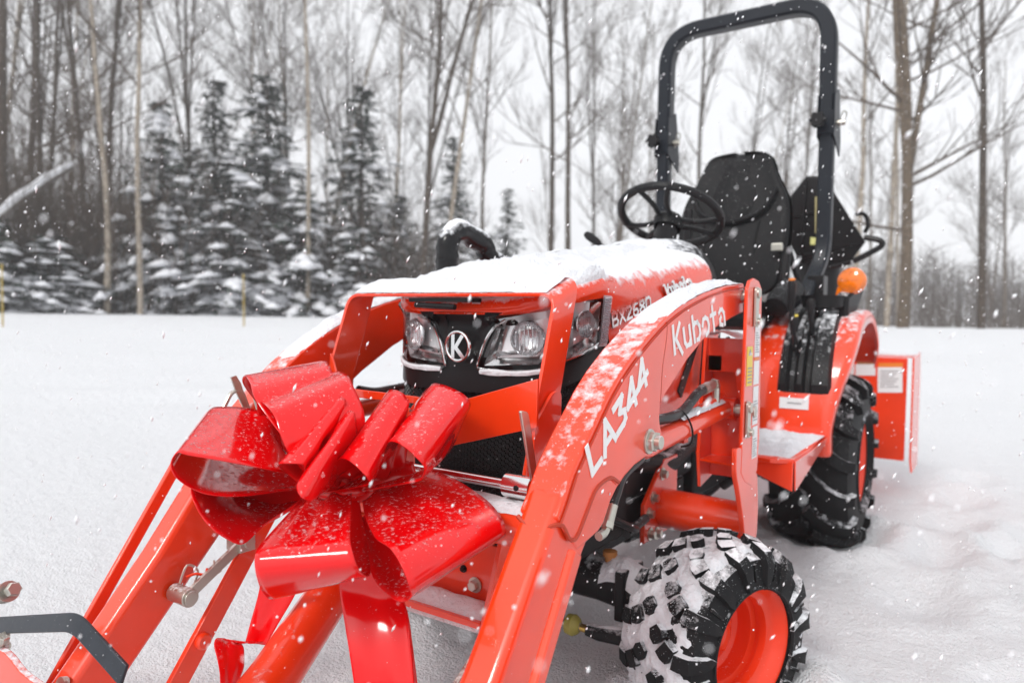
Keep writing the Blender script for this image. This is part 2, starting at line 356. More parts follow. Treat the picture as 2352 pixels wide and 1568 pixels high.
def spruce_mesh(seed, H, Rb, dens=1.0, snowy=1.0):
    rnd = random.Random(seed); tr = MB(); cr = MB(); sn = MB()
    tr.tube([(0, 0, 0), (.02, 0, H*.5), (0, 0, H)], [H*.016, H*.01, .01], 7, False)
    z = .2; ph = rnd.uniform(0, 9)
    while z < H*.99:
        f = 1-z/H; L0 = Rb*(f**.8)*rnd.uniform(.7, 1.15)*(1+.16*math.sin(z*3.1+ph))+.08; nb = int((5+7*f)*dens)
        for i in range(nb):
            a = rnd.uniform(0, 6.28); L = L0*rnd.uniform(.55, 1.2)*(1+.2*math.sin(2*a+z*1.3+ph)); dr = -.1-.35*f*rnd.uniform(.4, 1.3)
            ns = max(3, int(L/.13))
            for k in range(ns):
                t = (k+.6)/ns; c = V(math.cos(a)*L*t, math.sin(a)*L*t, z+L*t*(.12+dr*t)); 
                for q in range(3):
                    w = .09+.13*(1-t)*min(1, L); b = a+rnd.uniform(-1.3, 1.3); l = rnd.uniform(.1, .24)
                    d = V(math.cos(b), math.sin(b), rnd.uniform(-.6, .15)); s_ = V(-math.sin(b), math.cos(b), rnd.uniform(-.5, .5))*rnd.uniform(.025, .06)
                    c2 = c+V(rnd.uniform(-w, w), rnd.uniform(-w, w), rnd.uniform(-.05, .04))
                    cr.add([c2-s_, c2+s_, c2+d*l+s_*.3, c2+d*l-s_*.3], [(0, 1, 2, 3)])
                if rnd.random() < .40*snowy*max(.12, 1.15-1.25*z/H) and t > .3:
                    r = rnd.uniform(.08, .22)*(1 if rnd.random() < .8 else 1.5); o_ = c+V(rnd.uniform(-.05, .05), rnd.uniform(-.05, .05), .035)
                    e = V(math.cos(a), math.sin(a), dr); e2 = V(-math.sin(a), math.cos(a), 0)
                    vs = [o_+e*r*1.1, o_+e2*r, o_-e*r*1.1, o_-e2*r, o_+V(0, 0, r*.75), o_-V(0, 0, r*.15)]
                    sn.add(vs, [(0, 1, 4), (1, 2, 4), (2, 3, 4), (3, 0, 4), (1, 0, 5), (2, 1, 5), (3, 2, 5), (0, 3, 5)])
        z += .16+.05*rnd.random()
    return tr, cr, sn
BARE = []
for i, (H, r0, fk, sp, c0, nb, tw, bk) in enumerate([
    (15, .13, 1, .16, .30, 20, .9, M_bark), (17, .15, 2, .14, .34, 18, .9, M_bark2), (13, .085, 0, .1, .28, 18, .9, M_bark2),
    (14, .10, 1, .22, .26, 20, .9, M_bark), (12, .075, 0, .1, .30, 15, .8, M_birch), (16, .12, 1, .1, .4, 16, .9, M_birch), (10, .05, 1, .2, .2, 14, .8, M_bark2), (14, .085, 2, .3, .3, 16, .9, M_bark)]):
    tr, cr = bare_mesh(11+i, H, r0, fk, sp, c0, nb, tw=tw); BARE.append((mk('trunk', tr, bk), mk('crown', cr, M_twig)))
tr, cr = bare_mesh(77, 14, .13, 2, .16, .12, 17, jf=3, flat=1, tw=.75); BARE.append((mk('trunk', tr, M_bark2), mk('crown', cr, M_twig)))
SPR = []
for i, (H, Rb) in enumerate([(6.0, 1.7), (5.0, 1.5), (3.2, 1.15), (6.5, 1.5)]):
    tr, cr, sn = spruce_mesh(40+i, H, Rb, snowy=[1.5, 1.7, 1.8, .7][i]); nf = len(cr.f); cr.add(sn.v, sn.f); me = mk('crown', cr, M_need); me.materials.append(M_bsnow); me.polygons.foreach_set('material_index', [0]*nf+[1]*(len(cr.f)-nf)); SPR.append((mk('trunk', tr, M_bark), me))
def place(name, meshes, names, loc, rz, sc, label, cat, group=None, tilt=(0, 0)):
    t = thing(name, label, cat, loc, group); t.rotation_euler = (tilt[0], tilt[1], rz); t.scale = (sc[0], sc[0], sc[1]) if isinstance(sc, tuple) else (sc, sc, sc)
    for me, n in zip(meshes, names):
        c = bpy.data.objects.new(n, me); COL.objects.link(c); c.parent = t
    return t
TC = ('trunk', 'crown'); TCS = ('trunk', 'crown')
# trees one can tell apart:  bearing, distance, proto, turn, scale, tilt, label
for u, d, k, rz, sc, tl, lab in [
    (2072, 15.5, 8, .9, (1.1, .95), (0, .0), 'thickest bare tree behind the tractor, just right of the roll bar, trunk forking upward'),
    (2035, 16.5, 5, 2, (.6, .8), (0, -.03), 'thin pale trunk leaning beside the thickest bare tree'),
    (2252, 17, 3, 1.1, (1.0, 1.1), (.0, .025), 'straight bare tree at the far right edge with mottled grey bark'),
    (1958, 19, 4, 2.2, (1.15, 1.2), (0, 0), 'slim bare tree seen right against the right post of the roll bar'),
    (1303, 19, 3, .3, 1.05, (0, 0), 'bare tree rising over the hood with forked upper trunk, right one of the pair'),
    (1262, 20, 0, 1.3, (.85, 1), (0, -.01), 'bare tree rising over the hood, left one of the pair'),
    (968, 17.5, 7, 2.9, (1.2, 1), (0, -.02), 'tall dark bare tree with twin stems above the grille guard'),
    (1017, 18.5, 4, .9, (1.15, 1.15), (0, 0), 'single slender trunk just right of the twin stemmed bare tree'),
    (1108, 22, 2, 2.0, (.95, 1), (0, .01), 'narrow dark bare tree alone above the hose loop'),
    (1400, 26, 6, .2, (1.5, 1.4), (0, .06), 'leaning bare sapling left of the steering wheel'),
    (706, 17, 5, .5, (.6, 1), (0, .01), 'pale birch trunk standing in front of the spruces'),
    (322, 16.5, 4, .1, (.95, 1.1), (0, 0), 'thin reddish trunk in front of the left spruces'),
    (243, 16.8, 4, 4.1, (1.15, .9), (.0, -.07), 'pale crooked trunk leaning left in front of the dark wood'),
    (12, 18, 0, 5.1, (1.15, 1), (0, 0), 'dark thick bare tree at the left edge of the picture'),
    (95, 21, 3, 3.6, (1, 1), (0, 0), 'dark bare tree second from the left edge'),
    (205, 22, 3, 1.6, (1.15, 1), (0, 0), 'dark bushy bare tree above the snowy fallen log'),
    (450, 22, 7, .6, 1, (0, 0), 'bare tree rising behind the left spruces'),
    (1600, 24, 0, 3.3, (.8, 1), (0, 0), 'bare tree seen through the roll bar above the seat'),
    (1830, 27, 3, 5.2, (.8, 1), (0, 0), 'bare tree seen through the roll bar near its right post'),
]: place('bare_tree', BARE[k], TC, at(u, d), rz, (sc[0]*.78, sc[1]) if isinstance(sc, tuple) else (sc*.78, sc), lab, 'tree', tilt=tl)
for u, d, k, rz, sc, lab in [
    (610, 19.5, 0, 0, (1.2, 1.05), 'tallest snowy spruce in the middle of the spruce group'),
    (490, 21.5, 3, 1, (1.1, 1.03), 'dark spruce top poking up left behind the tallest spruce'),
    (825, 19.5, 3, 2, (1.15, .97), 'dark pointed spruce above the left corner of the grille guard'),
    (372, 18.0, 1, 3, (1.0, .98), 'snow laden spruce at the left end of the spruce group'),
    (530, 17.5, 1, 4, (1.15, .72), 'low broad spruce loaded with snow in front of the tallest spruce'),
    (690, 17.5, 2, 2.4, (1.15, 1.0), 'small snow laden spruce beside the pale birch trunk'),
    (815, 17.5, 2, 5.4, (1.1, .75), 'small snowy spruce behind the left loader arm'),
    (1035, 20.5, 3, 5, (.8, .82), 'green spruce behind the hose loop'),
    (1160, 23, 3, 6, (.7, .68), 'short brownish spruce right of the hose loop'),
    (-25, 16.5, 2, .5, (.9, .62), 'small snowy spruce cut by the left edge of the picture'),
    (110, 17.0, 2, 1.5, (1.1, .55), 'lowest snowy spruce under the fallen log'),
    (915, 20, 1, .2, (.8, .7), 'small dark spruce between the pointed spruce and the twin stemmed tree'),
]: place('spruce_tree', SPR[k], TCS, at(u, d), rz, sc, lab, 'spruce')
# the rest of the wood
rnd = random.Random(5)
for i in range(54):
    if i < 28: u = rnd.uniform(-150, 1000); d = rnd.uniform(19.5, 34); lab, grp = 'slim bare tree in the crowded wood left of the tractor', 'bare trees crowded in the left wood'
    else: u = rnd.uniform(1000, 2450); d = rnd.uniform(25, 48); lab, grp = 'slim bare tree in the thin misty wood behind the tractor', 'bare trees in the thin right wood'
    k = rnd.choice([0, 2, 3, 4, 4, 6, 6, 7, 5] if i < 28 else [2, 3, 4, 6, 6, 4]); s = rnd.uniform(.8, 1.15)
    place('bare_tree', BARE[k], TC, at(u, d), rnd.uniform(0, 6.28), (s*rnd.uniform(.7, 1), s), lab, 'tree', grp, (rnd.uniform(-.05, .05), rnd.uniform(-.05, .05)))
# fallen log and undergrowth
M_logs = mat('snowy_log_bark', (.12, .1, .085), .9, snow=1.6, lean=.1)
p0, p1 = at(-40, 17.2), at(168, 17.8); p0.z = 2.35; p1.z = 3.85
lg = MB().tube(bez([p0, p0.lerp(p1, .5)+V(0, 0, .06), p1], 6), [.085]*6+[.08]*3+[.07, .06, .05, .04], 10)
lt = thing('fallen_log', 'leaning fallen trunk capped with snow at the left of the wood', 'log', p0); a_ = build('trunk', lg, M_logs, lt)
sc_ = MB().tube([p+V(0, 0, .07) for p in bez([p0, p0.lerp(p1, .5)+V(0, 0, .08), p1], 6)], [.085+.02*math.sin(i*1.7) for i in range(9)]+[.07, .065, .05, .03], 8); build('snow_cap', sc_, M_snow, lt)
brush = MB()
for i in range(8500):
    left = rnd.random() < .8
    u = rnd.uniform(-200, 1000) if left else rnd.uniform(950, 2500); d = rnd.uniform(17.2, 30) if left else rnd.uniform(22, 45); p = at(u, d)
    h = rnd.uniform(.6, 3.4)*((1.6 if u < 420 else 1.15) if left else .75); d1 = V(rnd.gauss(0, .3), rnd.gauss(0, .3), 1).normalized()
    q = p+d1*h*.6; e = q+(d1+V(rnd.gauss(0, .4), rnd.gauss(0, .4), .1))*h*.4
    brush.tube([p, q, e], [.011, .007, .003], 3, False)
    for j in range(3):
        b = p.lerp(q, rnd.uniform(.2, 1)); brush.tube([b, b+V(rnd.gauss(0, .5), rnd.gauss(0, .5), rnd.uniform(0, .6))*h*.35], [.006, .002], 3, False)
o = build('undergrowth', brush, M_twig, smooth=0); setp(o, 'tangle of bare brush and saplings under the trees', 'undergrowth', kind='stuff')
far = MB()
for i in range(1900):
    u = rnd.uniform(-300, 1300) if i < 1200 else rnd.uniform(1200, 2700); d = rnd.uniform(42, 66) if i < 1200 else rnd.uniform(56, 68); p = at(u, d); p.z = -.6; h = rnd.uniform(3.0, 6.0)+(2 if u < 900 else 0)+(1.2*math.sin(u*.004))
    far.tube([p, p+V(rnd.gauss(0, .2), 0, h)], [.07, .02], 3, False)
    for j in range(9):
        b = p+V(0, 0, h*rnd.uniform(.3, .95)); far.tube([b, b+V(rnd.gauss(0, .9), rnd.gauss(0, .9), rnd.uniform(.2, 1.4))], [.03, .008], 3, False)
o = build('far_woods', far, M_twig, smooth=0); setp(o, 'far off bare woods fading into the snowfall', 'woods', kind='stuff')
M_stake = mat('yellow_stake', (.42, .30, .06), .6)
for u, d, lab in ((560, 12.5, 'thin yellow marker stake standing at the edge of the field'), (6, 12.0, 'thin yellow marker stake at the left edge of the picture')):
    p = at(u, d); s_ = MB().tube([(0, 0, 0), (-.02, 0, .95)], [.013, .010], 6); s_.tube([(-.02, 0, .95), (-.021, 0, 1.0)], [.014, .014], 6)
    o = build('marker_stake', s_, M_stake); o.location = p; setp(o, lab, 'stake')

# ------------------------------------------------------------------ tractor
T = thing('compact_tractor', 'orange compact tractor with snowy hood, clear headlights and black roll bar, standing in the snow', 'tractor', (0, .7, .07))
def Bt(name, mb, m, parent=T, **k): return build(name, mb, m, parent, **k)
# hood surface: plan outline (u) and height
HA, HB, HYC, HN = .238, .242, -.12, 3.6
AT = [0.0]
for i_ in range(1, 401):
    def _p(t): return V(abs(math.sin(t))**(2/HN)*HA, -abs(math.cos(t))**(2/HN)*HB, 0)
    AT.append(AT[-1]+(_p(i_/400*math.pi/2)-_p((i_-1)/400*math.pi/2)).length)
def arct(a):
    a = a*AT[-1]; lo, hi = 0, 400
    while hi-lo > 1:
        m = (lo+hi)//2
        if AT[m] <= a: lo = m
        else: hi = m
    return (lo+(a-AT[lo])/(AT[hi]-AT[lo]))/400*math.pi/2
def outline(u, off=0.0):
    """u in -1..1 round the nose by arc length, beyond that back along the flanks (metres)"""
    if abs(u) <= 1:
        t = math.copysign(arct(abs(u)), u); s_, c_ = math.sin(t), math.cos(t)
        x = math.copysign(abs(s_)**(2/HN), s_)*(HA+off); y = HYC-abs(c_)**(2/HN)*(HB+off)
    else:
        x = math.copysign(HA+off, u); y = HYC+(abs(u)-1)
    return x, y
def ztop(y): # hood crown line
    P = [(-.40, .895), (-.36, .906), (-.32, .938), (-.25, .965), (-.12, .995), (.1, 1.025), (.3, 1.055), (.45, 1.075), (.6, 1.09)]
    if y <= P[0][0]: return P[0][1]
    for (a, b), (c, d) in zip(P, P[1:]):
        if y <= c: return b+(d-b)*(y-a)/(c-a)
    return P[-1][1]
def shr(u): return .028+.012*sm(.4, .6, abs(u))+.045*sm(.85, 1.15, abs(u))
def wall(u, z, off=0.0):
    x0, y0 = outline(u); r = shr(u); zt = ztop(y0)
    if z > zt-r:
        b = math.asin(min(1, (z-(zt-r))/r)); p = cap(u, b/(math.pi/2), off); return V(p.x, p.y, z+(p.z-cap(u, b/(math.pi/2)).z))
    x, y = outline(u, off); rake = .02*sm(.35, .9, z); return V(x, y+rake*(1 if abs(u) < 1 else 0)*(1-abs(u)**4), z)
def cap(u, q, off=0.0):
    """q 0..1 shoulder, 1..2 crown"""
    r = shr(u); x, y = outline(u)
    tgt = V(0, max(y, HYC+.0) if abs(u) >= 1 else HYC, 0); d = tgt-V(x, y, 0); D = d.length; d.normalize()
    if q <= 1:
        b = q*math.pi/2; ins = r*(1-math.cos(b)); p = V(x, y, 0)+d*ins; zt = ztop(y+ (d.y*r))
        n = (-d)*math.cos(b)+V(0, 0, 1)*math.sin(b); return V(p.x, p.y, zt-r+r*math.sin(b)-.0)+n*off
    f = q-1; p = V(x, y, 0)+d*(r+(D-r)*f); return V(p.x, p.y, ztop(V(x, y, 0).y*1.0+d.y*(r+(D-r)*f))+.022*(1-(1-f)**2)+off)
def interp(P, x):
    if x <= P[0][0]: return P[0][1]
    for (a, b), (c, d) in zip(P, P[1:]):
        if x <= c: return b+(d-b)*(x-a)/(c-a)
    return P[-1][1]
def zh_(a): return interp([(.09, .787), (.12, .82), (.17, .855), (.22, .880), (.27, .892), (.40, .896), (.55, .912), (.7, .925), (.93, .934)], a)
def hood_z0(u):
    x, y = outline(u); return y
us_front = [-1+2*i/48 for i in range(49)]
us_all = [-1.62+.04*i for i in range(16)]+[-1+2*i/60 for i in range(61)]+[1+.04*(i+1) for i in range(15)]+[1.62]
us_all = sorted(set(round(u, 4) for u in us_all))
# red shell: flanks and cap
hood = MB(); rows = []
def wall_bottom(u):
    a = abs(u); y = outline(u)[1]
    if a <= .86: return zh_(a)-.004 if a > .24 else .888
    if a <= .92: return .926-.094*(a-.86)/.06
    return .832-.232*sm(-.16, .06, y)
for u in us_all:
    zb = wall_bottom(u); y = outline(u)[1]; zt = cap(u, 0).z; col = []
    for k in range(7): z = zb+(zt-zb)*k/6; p = wall(u, z); p2 = cap(u, 0); f = (k/6)**3; col.append(V(p.x*(1-f)+p2.x*f, p.y*(1-f)+p2.y*f, z))
    for k in range(1, 7): col.append(cap(u, k/6))
    for k in range(1, 9): col.append(cap(u, 1+k/8))
    rows.append(col)
hood.grid(rows); hd = Bt('hood', hood, M_hood, smooth=50)
# hood snow blanket, thick on the crown, thinning on the left shoulder
sb = MB(); rows = []
for u in sorted(set(us_all+[round(a+.013, 4) for a in us_all if abs(a) < 1.6])):
    if abs(u) > 1.615: continue
    row = []
    for k in range(34):
        q = .25+1.75*k/33; p = cap(u, q); x, y = p.x, p.y
        edge = .19-.03*sm(-.2, .1, y)-.035*sm(.1, .45, y)+.022*noise.noise(V(y*8, 2, 0))+.014*noise.noise(V(y*33, 5, 0))+.008*noise.noise(V(y*90, x*90, 0))
        th = .015*(1-sm(edge-.10, edge+.004, x))*(1-sm(.20, .236, -x))*(.35+.65*sm(-.33, -.2, y))
        th *= (.85+.6*noise.noise(V(x*11, y*7, 3))+.5*noise.noise(V(x*38, y*22, 9))+.35*noise.noise(V(x*110, y*60, 9)))
        th += .004*noise.noise(V(x*60, y*60, 1))+.003*noise.noise(V(x*25, y*9, 7))-.0048
        row.append(cap(u, q, th))
    rows.append(row)
sb.grid(rows)
o = Bt('snow_blanket', sb, M_snow, hd, smooth=180)
# lettering on the flank
lt = MB(); lettering(lt, 'BX2680', (0.2415,-0.1462,0.8651), V(*(0.2415,0.05956,0.9111))-V(*(0.2415,-0.1462,0.8651)), V(*(0.2415,-0.1536,0.8917))-V(*(0.2415,-0.1462,0.8651)), (1, 0, 0), th=.2, depth=.004)
Bt('lettering', lt, M_chr, hd, smooth=0, label='chrome letters BX2680')
lt = MB(); lettering(lt, 'kubota', (0.2415,0.1682,0.9303), V(*(0.2415,0.3394,0.9672))-V(*(0.2415,0.1682,0.9303)), V(*(0.2415,0.1301,0.9631))-V(*(0.2415,0.1682,0.9303)), (1, 0, 0), th=.16, depth=.004)
Bt('lettering', lt, M_chr, hd, smooth=0, label='chrome script name on the hood flank')
# black bezel band
def patch(mb, u0, u1, zlo, zhi, off, nu=20, nz=8):
    mb.grid([[wall(u0+(u1-u0)*i/nu, zlo(u0+(u1-u0)*i/nu)+(zhi(u0+(u1-u0)*i/nu)-zlo(u0+(u1-u0)*i/nu))*k/nz, off) for k in range(nz+1)] for i in range(nu+1)])
def zband(u): return .757+.052*sm(.3, .9, abs(u))
bz = MB(); patch(bz, -1.03, 1.03, lambda u: zband(u)-.028, lambda u: zband(u)+.016, .004, 60, 4)
patch(bz, -.098, .098, lambda u: .755, lambda u: .892, .001, 12, 8)
for q_ in (-1, 1): patch(bz, q_*.094, q_*.26, lambda u: min(.8905, zh_(abs(u))+.002), lambda u: .892, .001, 24, 3)
patch(bz, -.95, .95, lambda u: zband(u)-.035, lambda u: .885, -.03, 60, 6)
patch(bz, 1.02, 1.14, lambda u: .78-.0*u, lambda u: .826, .003, 6, 3); patch(bz, -1.14, -1.02, lambda u: .78, lambda u: .826, .003, 6, 3)
Bt('bezel', bz, M_blk2, smooth=50)
# grille: dark backing plus real honeycomb
gb = MB(); patch(gb, -1.12, 1.12, lambda u: .42, lambda u: .80, -.02, 60, 6); Bt('grille_backing', gb, mat('matt_black', (.004, .004, .005), .8), smooth=50)
hc = MB(); cs = .0056
def arcpos(s):  # arc length to u
    return ARC_U(s)
tab = []; acc = 0; pu = -1.3; px_ = V(*outline(pu), 0)
while pu < 1.3:
    tab.append((acc, pu)); pu += .004; q = V(*outline(pu), 0); acc += (q-px_).length; px_ = q
def ARC_U(s):
    lo, hi = 0, len(tab)-1
    while hi-lo > 1:
        m = (lo+hi)//2
        if tab[m][0] <= s: lo = m
        else: hi = m
    a, b = tab[lo], tab[hi]; return a[1]+(b[1]-a[1])*(s-a[0])/max(1e-9, b[0]-a[0])
W_, H_ = .0165, .0098
ncol = int(acc/W_); 
for r_ in range(int(.36/H_*2)//1):
    z = .44+r_*H_*.5
    for c_ in range(ncol):
        s = (c_+(.5 if r_ % 2 else 0)+.5)*W_
        hexo = []; hexi = []; ok = True
        for k in range(6):
            a = math.pi/3*k; 
            for lst, f in ((hexo, .52), (hexi, .40)):
                ss = s+math.cos(a)*W_*f*.66; zz = z+math.sin(a)*H_*f*1.15
                u = ARC_U(min(max(ss, 0), acc-.001)); 
                if zz > zband(u)-.026 or abs(u) > 1.12 or (abs(u) > .8 and zz < .56): ok = False
                lst.append(wall(u, zz, -.002 if lst is hexi else .0))
        if not ok: continue
        hc.add(hexo+hexi, [(k, (k+1) % 6, (k+1) % 6+6, k+6) for k in range(6)])
Bt('grille', hc, M_blk2, smooth=0)
# emblem
eo = (0.005392,-0.366,0.8224); em = Bt('emblem', MB().lathe([(.0295+.0038*math.cos(a), .004*math.sin(a)) for a in [2*math.pi*k/8 for k in range(9)]], eo, (0, -1, -.05), 40), M_chr)
ek = MB(); lettering(ek, 'K', V(*eo)+V(-.015, 0, -.021), V(.037, 0, 0), V(0, 0, .042), (0, -1, 0), th=.2, depth=.004); Bt('letter', ek, M_chr, em, smooth=0)
# headlights
M_refl = mat('lamp_reflector', (.93, .93, .95), .35, .55)
M_bowl = mat('lamp_bowl', (.72, .72, .74), .25, .8, var=.2, vscale=60)
for sgn in (-1, 1):
    zl = lambda u: zband(u)+.017
    def zh(u): return zh_(abs(u))
    rf = MB(); patch(rf, .10*sgn, .83*sgn, zl, zh, -.022, 40, 6); H_l = Bt('headlight', rf, M_refl, smooth=40, label='clear headlight with chrome inside, ' + ('beside the fluted strip nearest the loader arm with lettering' if sgn > 0 else 'half hidden and snowy'))
    fr = MB()
    def L3(u, z, off=.0): return wall(u*sgn, z, off)
    zb_ = lambda a: zl(a)
    def strip(pts, r): fr.tube(bez([L3(*p) for p in pts], 5), r, 6)
    def blade(a, b, w, o1=-.02, o2=.0):   # faceted chrome blade from point a to b
        n_ = 12; P1 = [(a[0]+(b[0]-a[0])*i/n_, a[1]+(b[1]-a[1])*i/n_) for i in range(n_+1)]
        fr.grid([[L3(u+w[0]*k/2, z+w[1]*k/2, o1+(o2-o1)*k/2) for k in range(3)] for u, z in P1])
    strip([(.105, zb_(.1)+.004, .003), (.105, .79, .004), (.14, .832, .004), (.19, .862, .003), (.25, .878, .0)], .003)
    strip([(.105, zb_(.1)+.003, .003), (.25, zb_(.25)+.002, .003), (.42, zb_(.42)+.003, .003), (.6, zb_(.6)+.006, .002), (.72, zb_(.72)+.006, .002), (.80, zb_(.80)+.010, .002)], .003)
    blade((.13, zb_(.13)+.010), (.42, zb_(.42)+.012), (0, .016), -.004, -.024)
    blade((.42, zb_(.42)+.012), (.56, zb_(.56)+.040), (.0, .014), -.004, -.022)
    blade((.13, zb_(.13)+.010), (.20, .862), (.05, -.004), -.004, -.024)
    blade((.19, zb_(.19)+.030), (.44, zb_(.44)+.034), (0, .008), -.010, -.02)
    blade((.19, zb_(.19)+.030), (.245, .868), (.02, -.002), -.010, -.02)
    blade((.60, zb_(.60)+.008), (.78, zb_(.78)+.012), (0, .016), -.003, -.02)
    blade((.78, zb_(.78)+.006), (.825, .918), (-.045, .0), -.002, -.022)
    blade((.60, zb_(.60)+.010), (.60, .902), (.03, .0), -.002, -.022)
    Bt('trim', fr, M_chr, H_l, smooth=20)
    bw = MB()
    for (uu, zz, rr) in ((.37, .842, .034), (.69, .872, .027)):
        e = .02; tx = (L3(uu+e, zz)-L3(uu-e, zz)).normalized(); n_ = tx.cross(V(0, 0, 1)); n_ = n_ if n_.dot(L3(uu, .8, .1)-L3(uu, .8, 0)) > 0 else -n_
        c = L3(uu, .80, -.006); c.z = zz
        bw.lathe([(rr*1.06, .002), (rr, .004), (rr*.95, -.002), (rr*.8, -.009), (rr*.45, -.015), (.0001, -.017)], c, n_, 32)
        for q in range(-3, 4): bw.tube([c+tx*rr*.25*q+V(0, 0, -rr*.8*math.sqrt(1-(q*.25)**2))+n_*-.004, c+tx*rr*.25*q+V(0, 0, rr*.8*math.sqrt(1-(q*.25)**2))+n_*-.004], .0012, 4)
    Bt('bulb_bowl', bw, M_bowl, H_l)
    ls = MB(); patch(ls, .095*sgn, .84*sgn, zl, zh, .006, 40, 6); Bt('lens', ls, M_glass, H_l, smooth=60)
    # snow lodged under the lamp
    sn = MB(); sn.tube([L3(u, zb_(u)-.002+.0, .006) for u in [.12+.05*i for i in range(9)]], [.005+.006*abs(noise.noise(V(i*1.3, sgn, 0))) for i in range(9)], 6); Bt('snow_clump', sn, M_snow, H_l)
    fl = MB()
    for k in range(24):
        z = .830+.096*k/24; ua = .785+.045*k/24; ub = ua+.085; fl.add([L3(ua, z, .006), L3(ub, z+.004, .006), L3(ub, z+.0065, .0095), L3(ua, z+.0025, .0095), L3(ub, z+.0075, .006), L3(ua, z+.0035, .006)], [(0, 1, 2, 3), (3, 2, 4, 5)])
    fl.grid([[L3(.780+.045*k/8+.092*i/6, .826+.106*k/8, .0055) for k in range(9)] for i in range(7)])
    Bt('fluted_strip', fl, mat('fluted_plastic', (.62, .62, .66), .25, .3), H_l, smooth=0)
# snow on the nose lip
ns = MB(); rows = []
for i in range(50):
    u = -.92+1.84*i/49; row = []
    for k in range(16):
        q = .35+1.2*k/15; th = (.016*abs(noise.noise(V(u*7, q*6, 1)))+.012*(abs(u)**2)+.004)*math.sin(math.pi*min(1, max(0, (k+.0)/15)))
        th -= .006*(1 if abs(u-.0) < .45 and q < 1.0 else 0); row.append(cap(u, min(q, 1.99), th-.002))
    rows.append(row)
ns.grid(rows); Bt('snow_clump', ns, M_snow, hd, smooth=180)

# grille guard: bent flat bar
def barlike(path, wv, th):
    """flat strip of width vector wv following path, thickness th"""
    mb = MB(); rows = []; P = [Vector(p) for p in path]; wv = Vector(wv)
    n = len(P)
    def nrm(i):
        d = (P[min(i+1, n-1)]-P[max(i-1, 0)]).normalized(); return d.cross(wv).normalized()
    A = [p+nrm(i)*th/2 for i, p in enumerate(P)]; B = [p-nrm(i)*th/2 for i, p in enumerate(P)]
    vs = A+[a+wv for a in A]+B+[b+wv for b in B]; fs = []
    for i in range(n-1):
        fs += [(i, i+1, n+i+1, n+i), (2*n+i+1, 2*n+i, 3*n+i, 3*n+i+1), (i+1, i, 2*n+i, 2*n+i+1), (n+i, n+i+1, 3*n+i+1, 3*n+i)]
    fs += [(0, n, 3*n, 2*n), (n-1, 3*n-1, 4*n-1, 2*n-1)]
    return mb.add(vs, fs)
gp = rpath([(-.268, -.522, .60), (-.262, -.415, .925), (.262, -.415, .925), (.268, -.522, .60)], .03, 6)
gg = Bt('grille_guard', barlike(gp, (0, .085, .034), .007), M_or, bevel=.0015)
s1 = MB(); rows = []
for i in range(60):
    x = -.245+.49*i/59; row = []
    for k in range(10):
        t = k/9; th = .0045*(1+.7*noise.noise(V(x*20, t*3, 0)))*min(1, 5*(1-t)+.4)*min(1, 5*t+.3)*(1-.9*sm(.16, .22, x+.08*noise.noise(V(x*30, t*5, 3)))*(1-t)); row.append((x, -.415+.085*t, .9295+.034*t+th))
    rows.append(row)
s1.grid(rows); Bt('snow_blanket', s1, M_snow, gg, smooth=180)
# V shaped band low across the grille
bd = MB()
Lw, Lm, Vm, Rm = V(-.262, -.468, .0), V(-.215, -.50, 0), V(.115, -.535, 0), V(.262, -.500, 0)
bd.prism([(-.262, -.462, .80), (-.247, -.47, .792), (-.19, -.50, .735), (-.19, -.50, .60), (-.262, -.468, .60)], (.0, -.006, 0))
bd.prism([(-.19, -.50, .735), (.03, -.52, .735), (.03, -.52, .722), (-.145, -.5045, .718), (-.145, -.5045, .66), (-.12, -.507, .66), (-.06, -.512, .718), (.03, -.52, .71), (.03, -.52, .60), (-.19, -.50, .60)], (0, -.006, 0))
bd.prism([(.03, -.52, .735), (.115, -.527, .728), (.285, -.498, .782), (.285, -.498, .70), (.115, -.527, .652), (.085, -.525, .655), (.085, -.525, .668), (.075, -.524, .668), (.075, -.524, .66), (.03, -.52, .66)], (0, -.006, 0))
Bt('brush_band', bd, M_ord, gg, bevel=.001)
lp = MB(); lp.tube([(-0.08042,-0.4,0.9058), (0.02324,-0.4,0.902)], .006, 8); lp.box((-.095, -.405, .912), (.07, -.375, .920)); Bt('latch_bar', lp, M_blk2, gg)
gs = MB(); gs.prism(rpath([(.272, -.50, .58), (.272, -.50, .70), (.272, -.44, .755), (.272, -.41, .755), (.272, -.41, .58), (.272, -.50, .58)], .02)[:-1], (.006, 0, 0)); Bt('guard_bracket', gs, M_ord, gg, bevel=.001)
gs = MB(); gs.prism(rpath([(-.272, -.50, .58), (-.272, -.50, .70), (-.272, -.44, .755), (-.272, -.41, .755), (-.272, -.41, .58), (-.272, -.50, .58)], .02)[:-1], (-.006, 0, 0)); Bt('guard_bracket', gs, M_ord, gg, bevel=.001)
# chassis below
ch = MB(); ch.box((-.13, -.30, .30), (.13, 1.3, .50)); ch.box((-.19, -.22, .44), (.19, .55, .66)); ch.tube([(.0, .1, .42), (.0, .5, .42)], .15, 16); ch.box((-.2, .5, .36), (.2, 1.5, .60)); ch.tube([(-.3, 1.4, .36), (.3, 1.4, .36)], .10, 14)
ch.tube([(.1, .25, .30), (.1, .6, .27), (.1, 1.0, .3)], .025, 8); ch.tube([(.17, .0, .55), (.2, .3, .5), (.19, .55, .55)], .03, 8)
ch.box((.175, -.30, .36), (.19, .45, .44)); ch.box((-.19, -.30, .36), (-.175, .45, .44)); Bt('chassis', ch, M_dark, bevel=.01)
fm = MB(); fm.box((.205, .0, .60), (.232, .13, .86)); fm.box((.205, .17, .60), (.232, .30, .90)); fm.box((.205, .33, .55), (.232, .36, .98)); Bt('side_frame', fm, M_ord, bevel=.003)
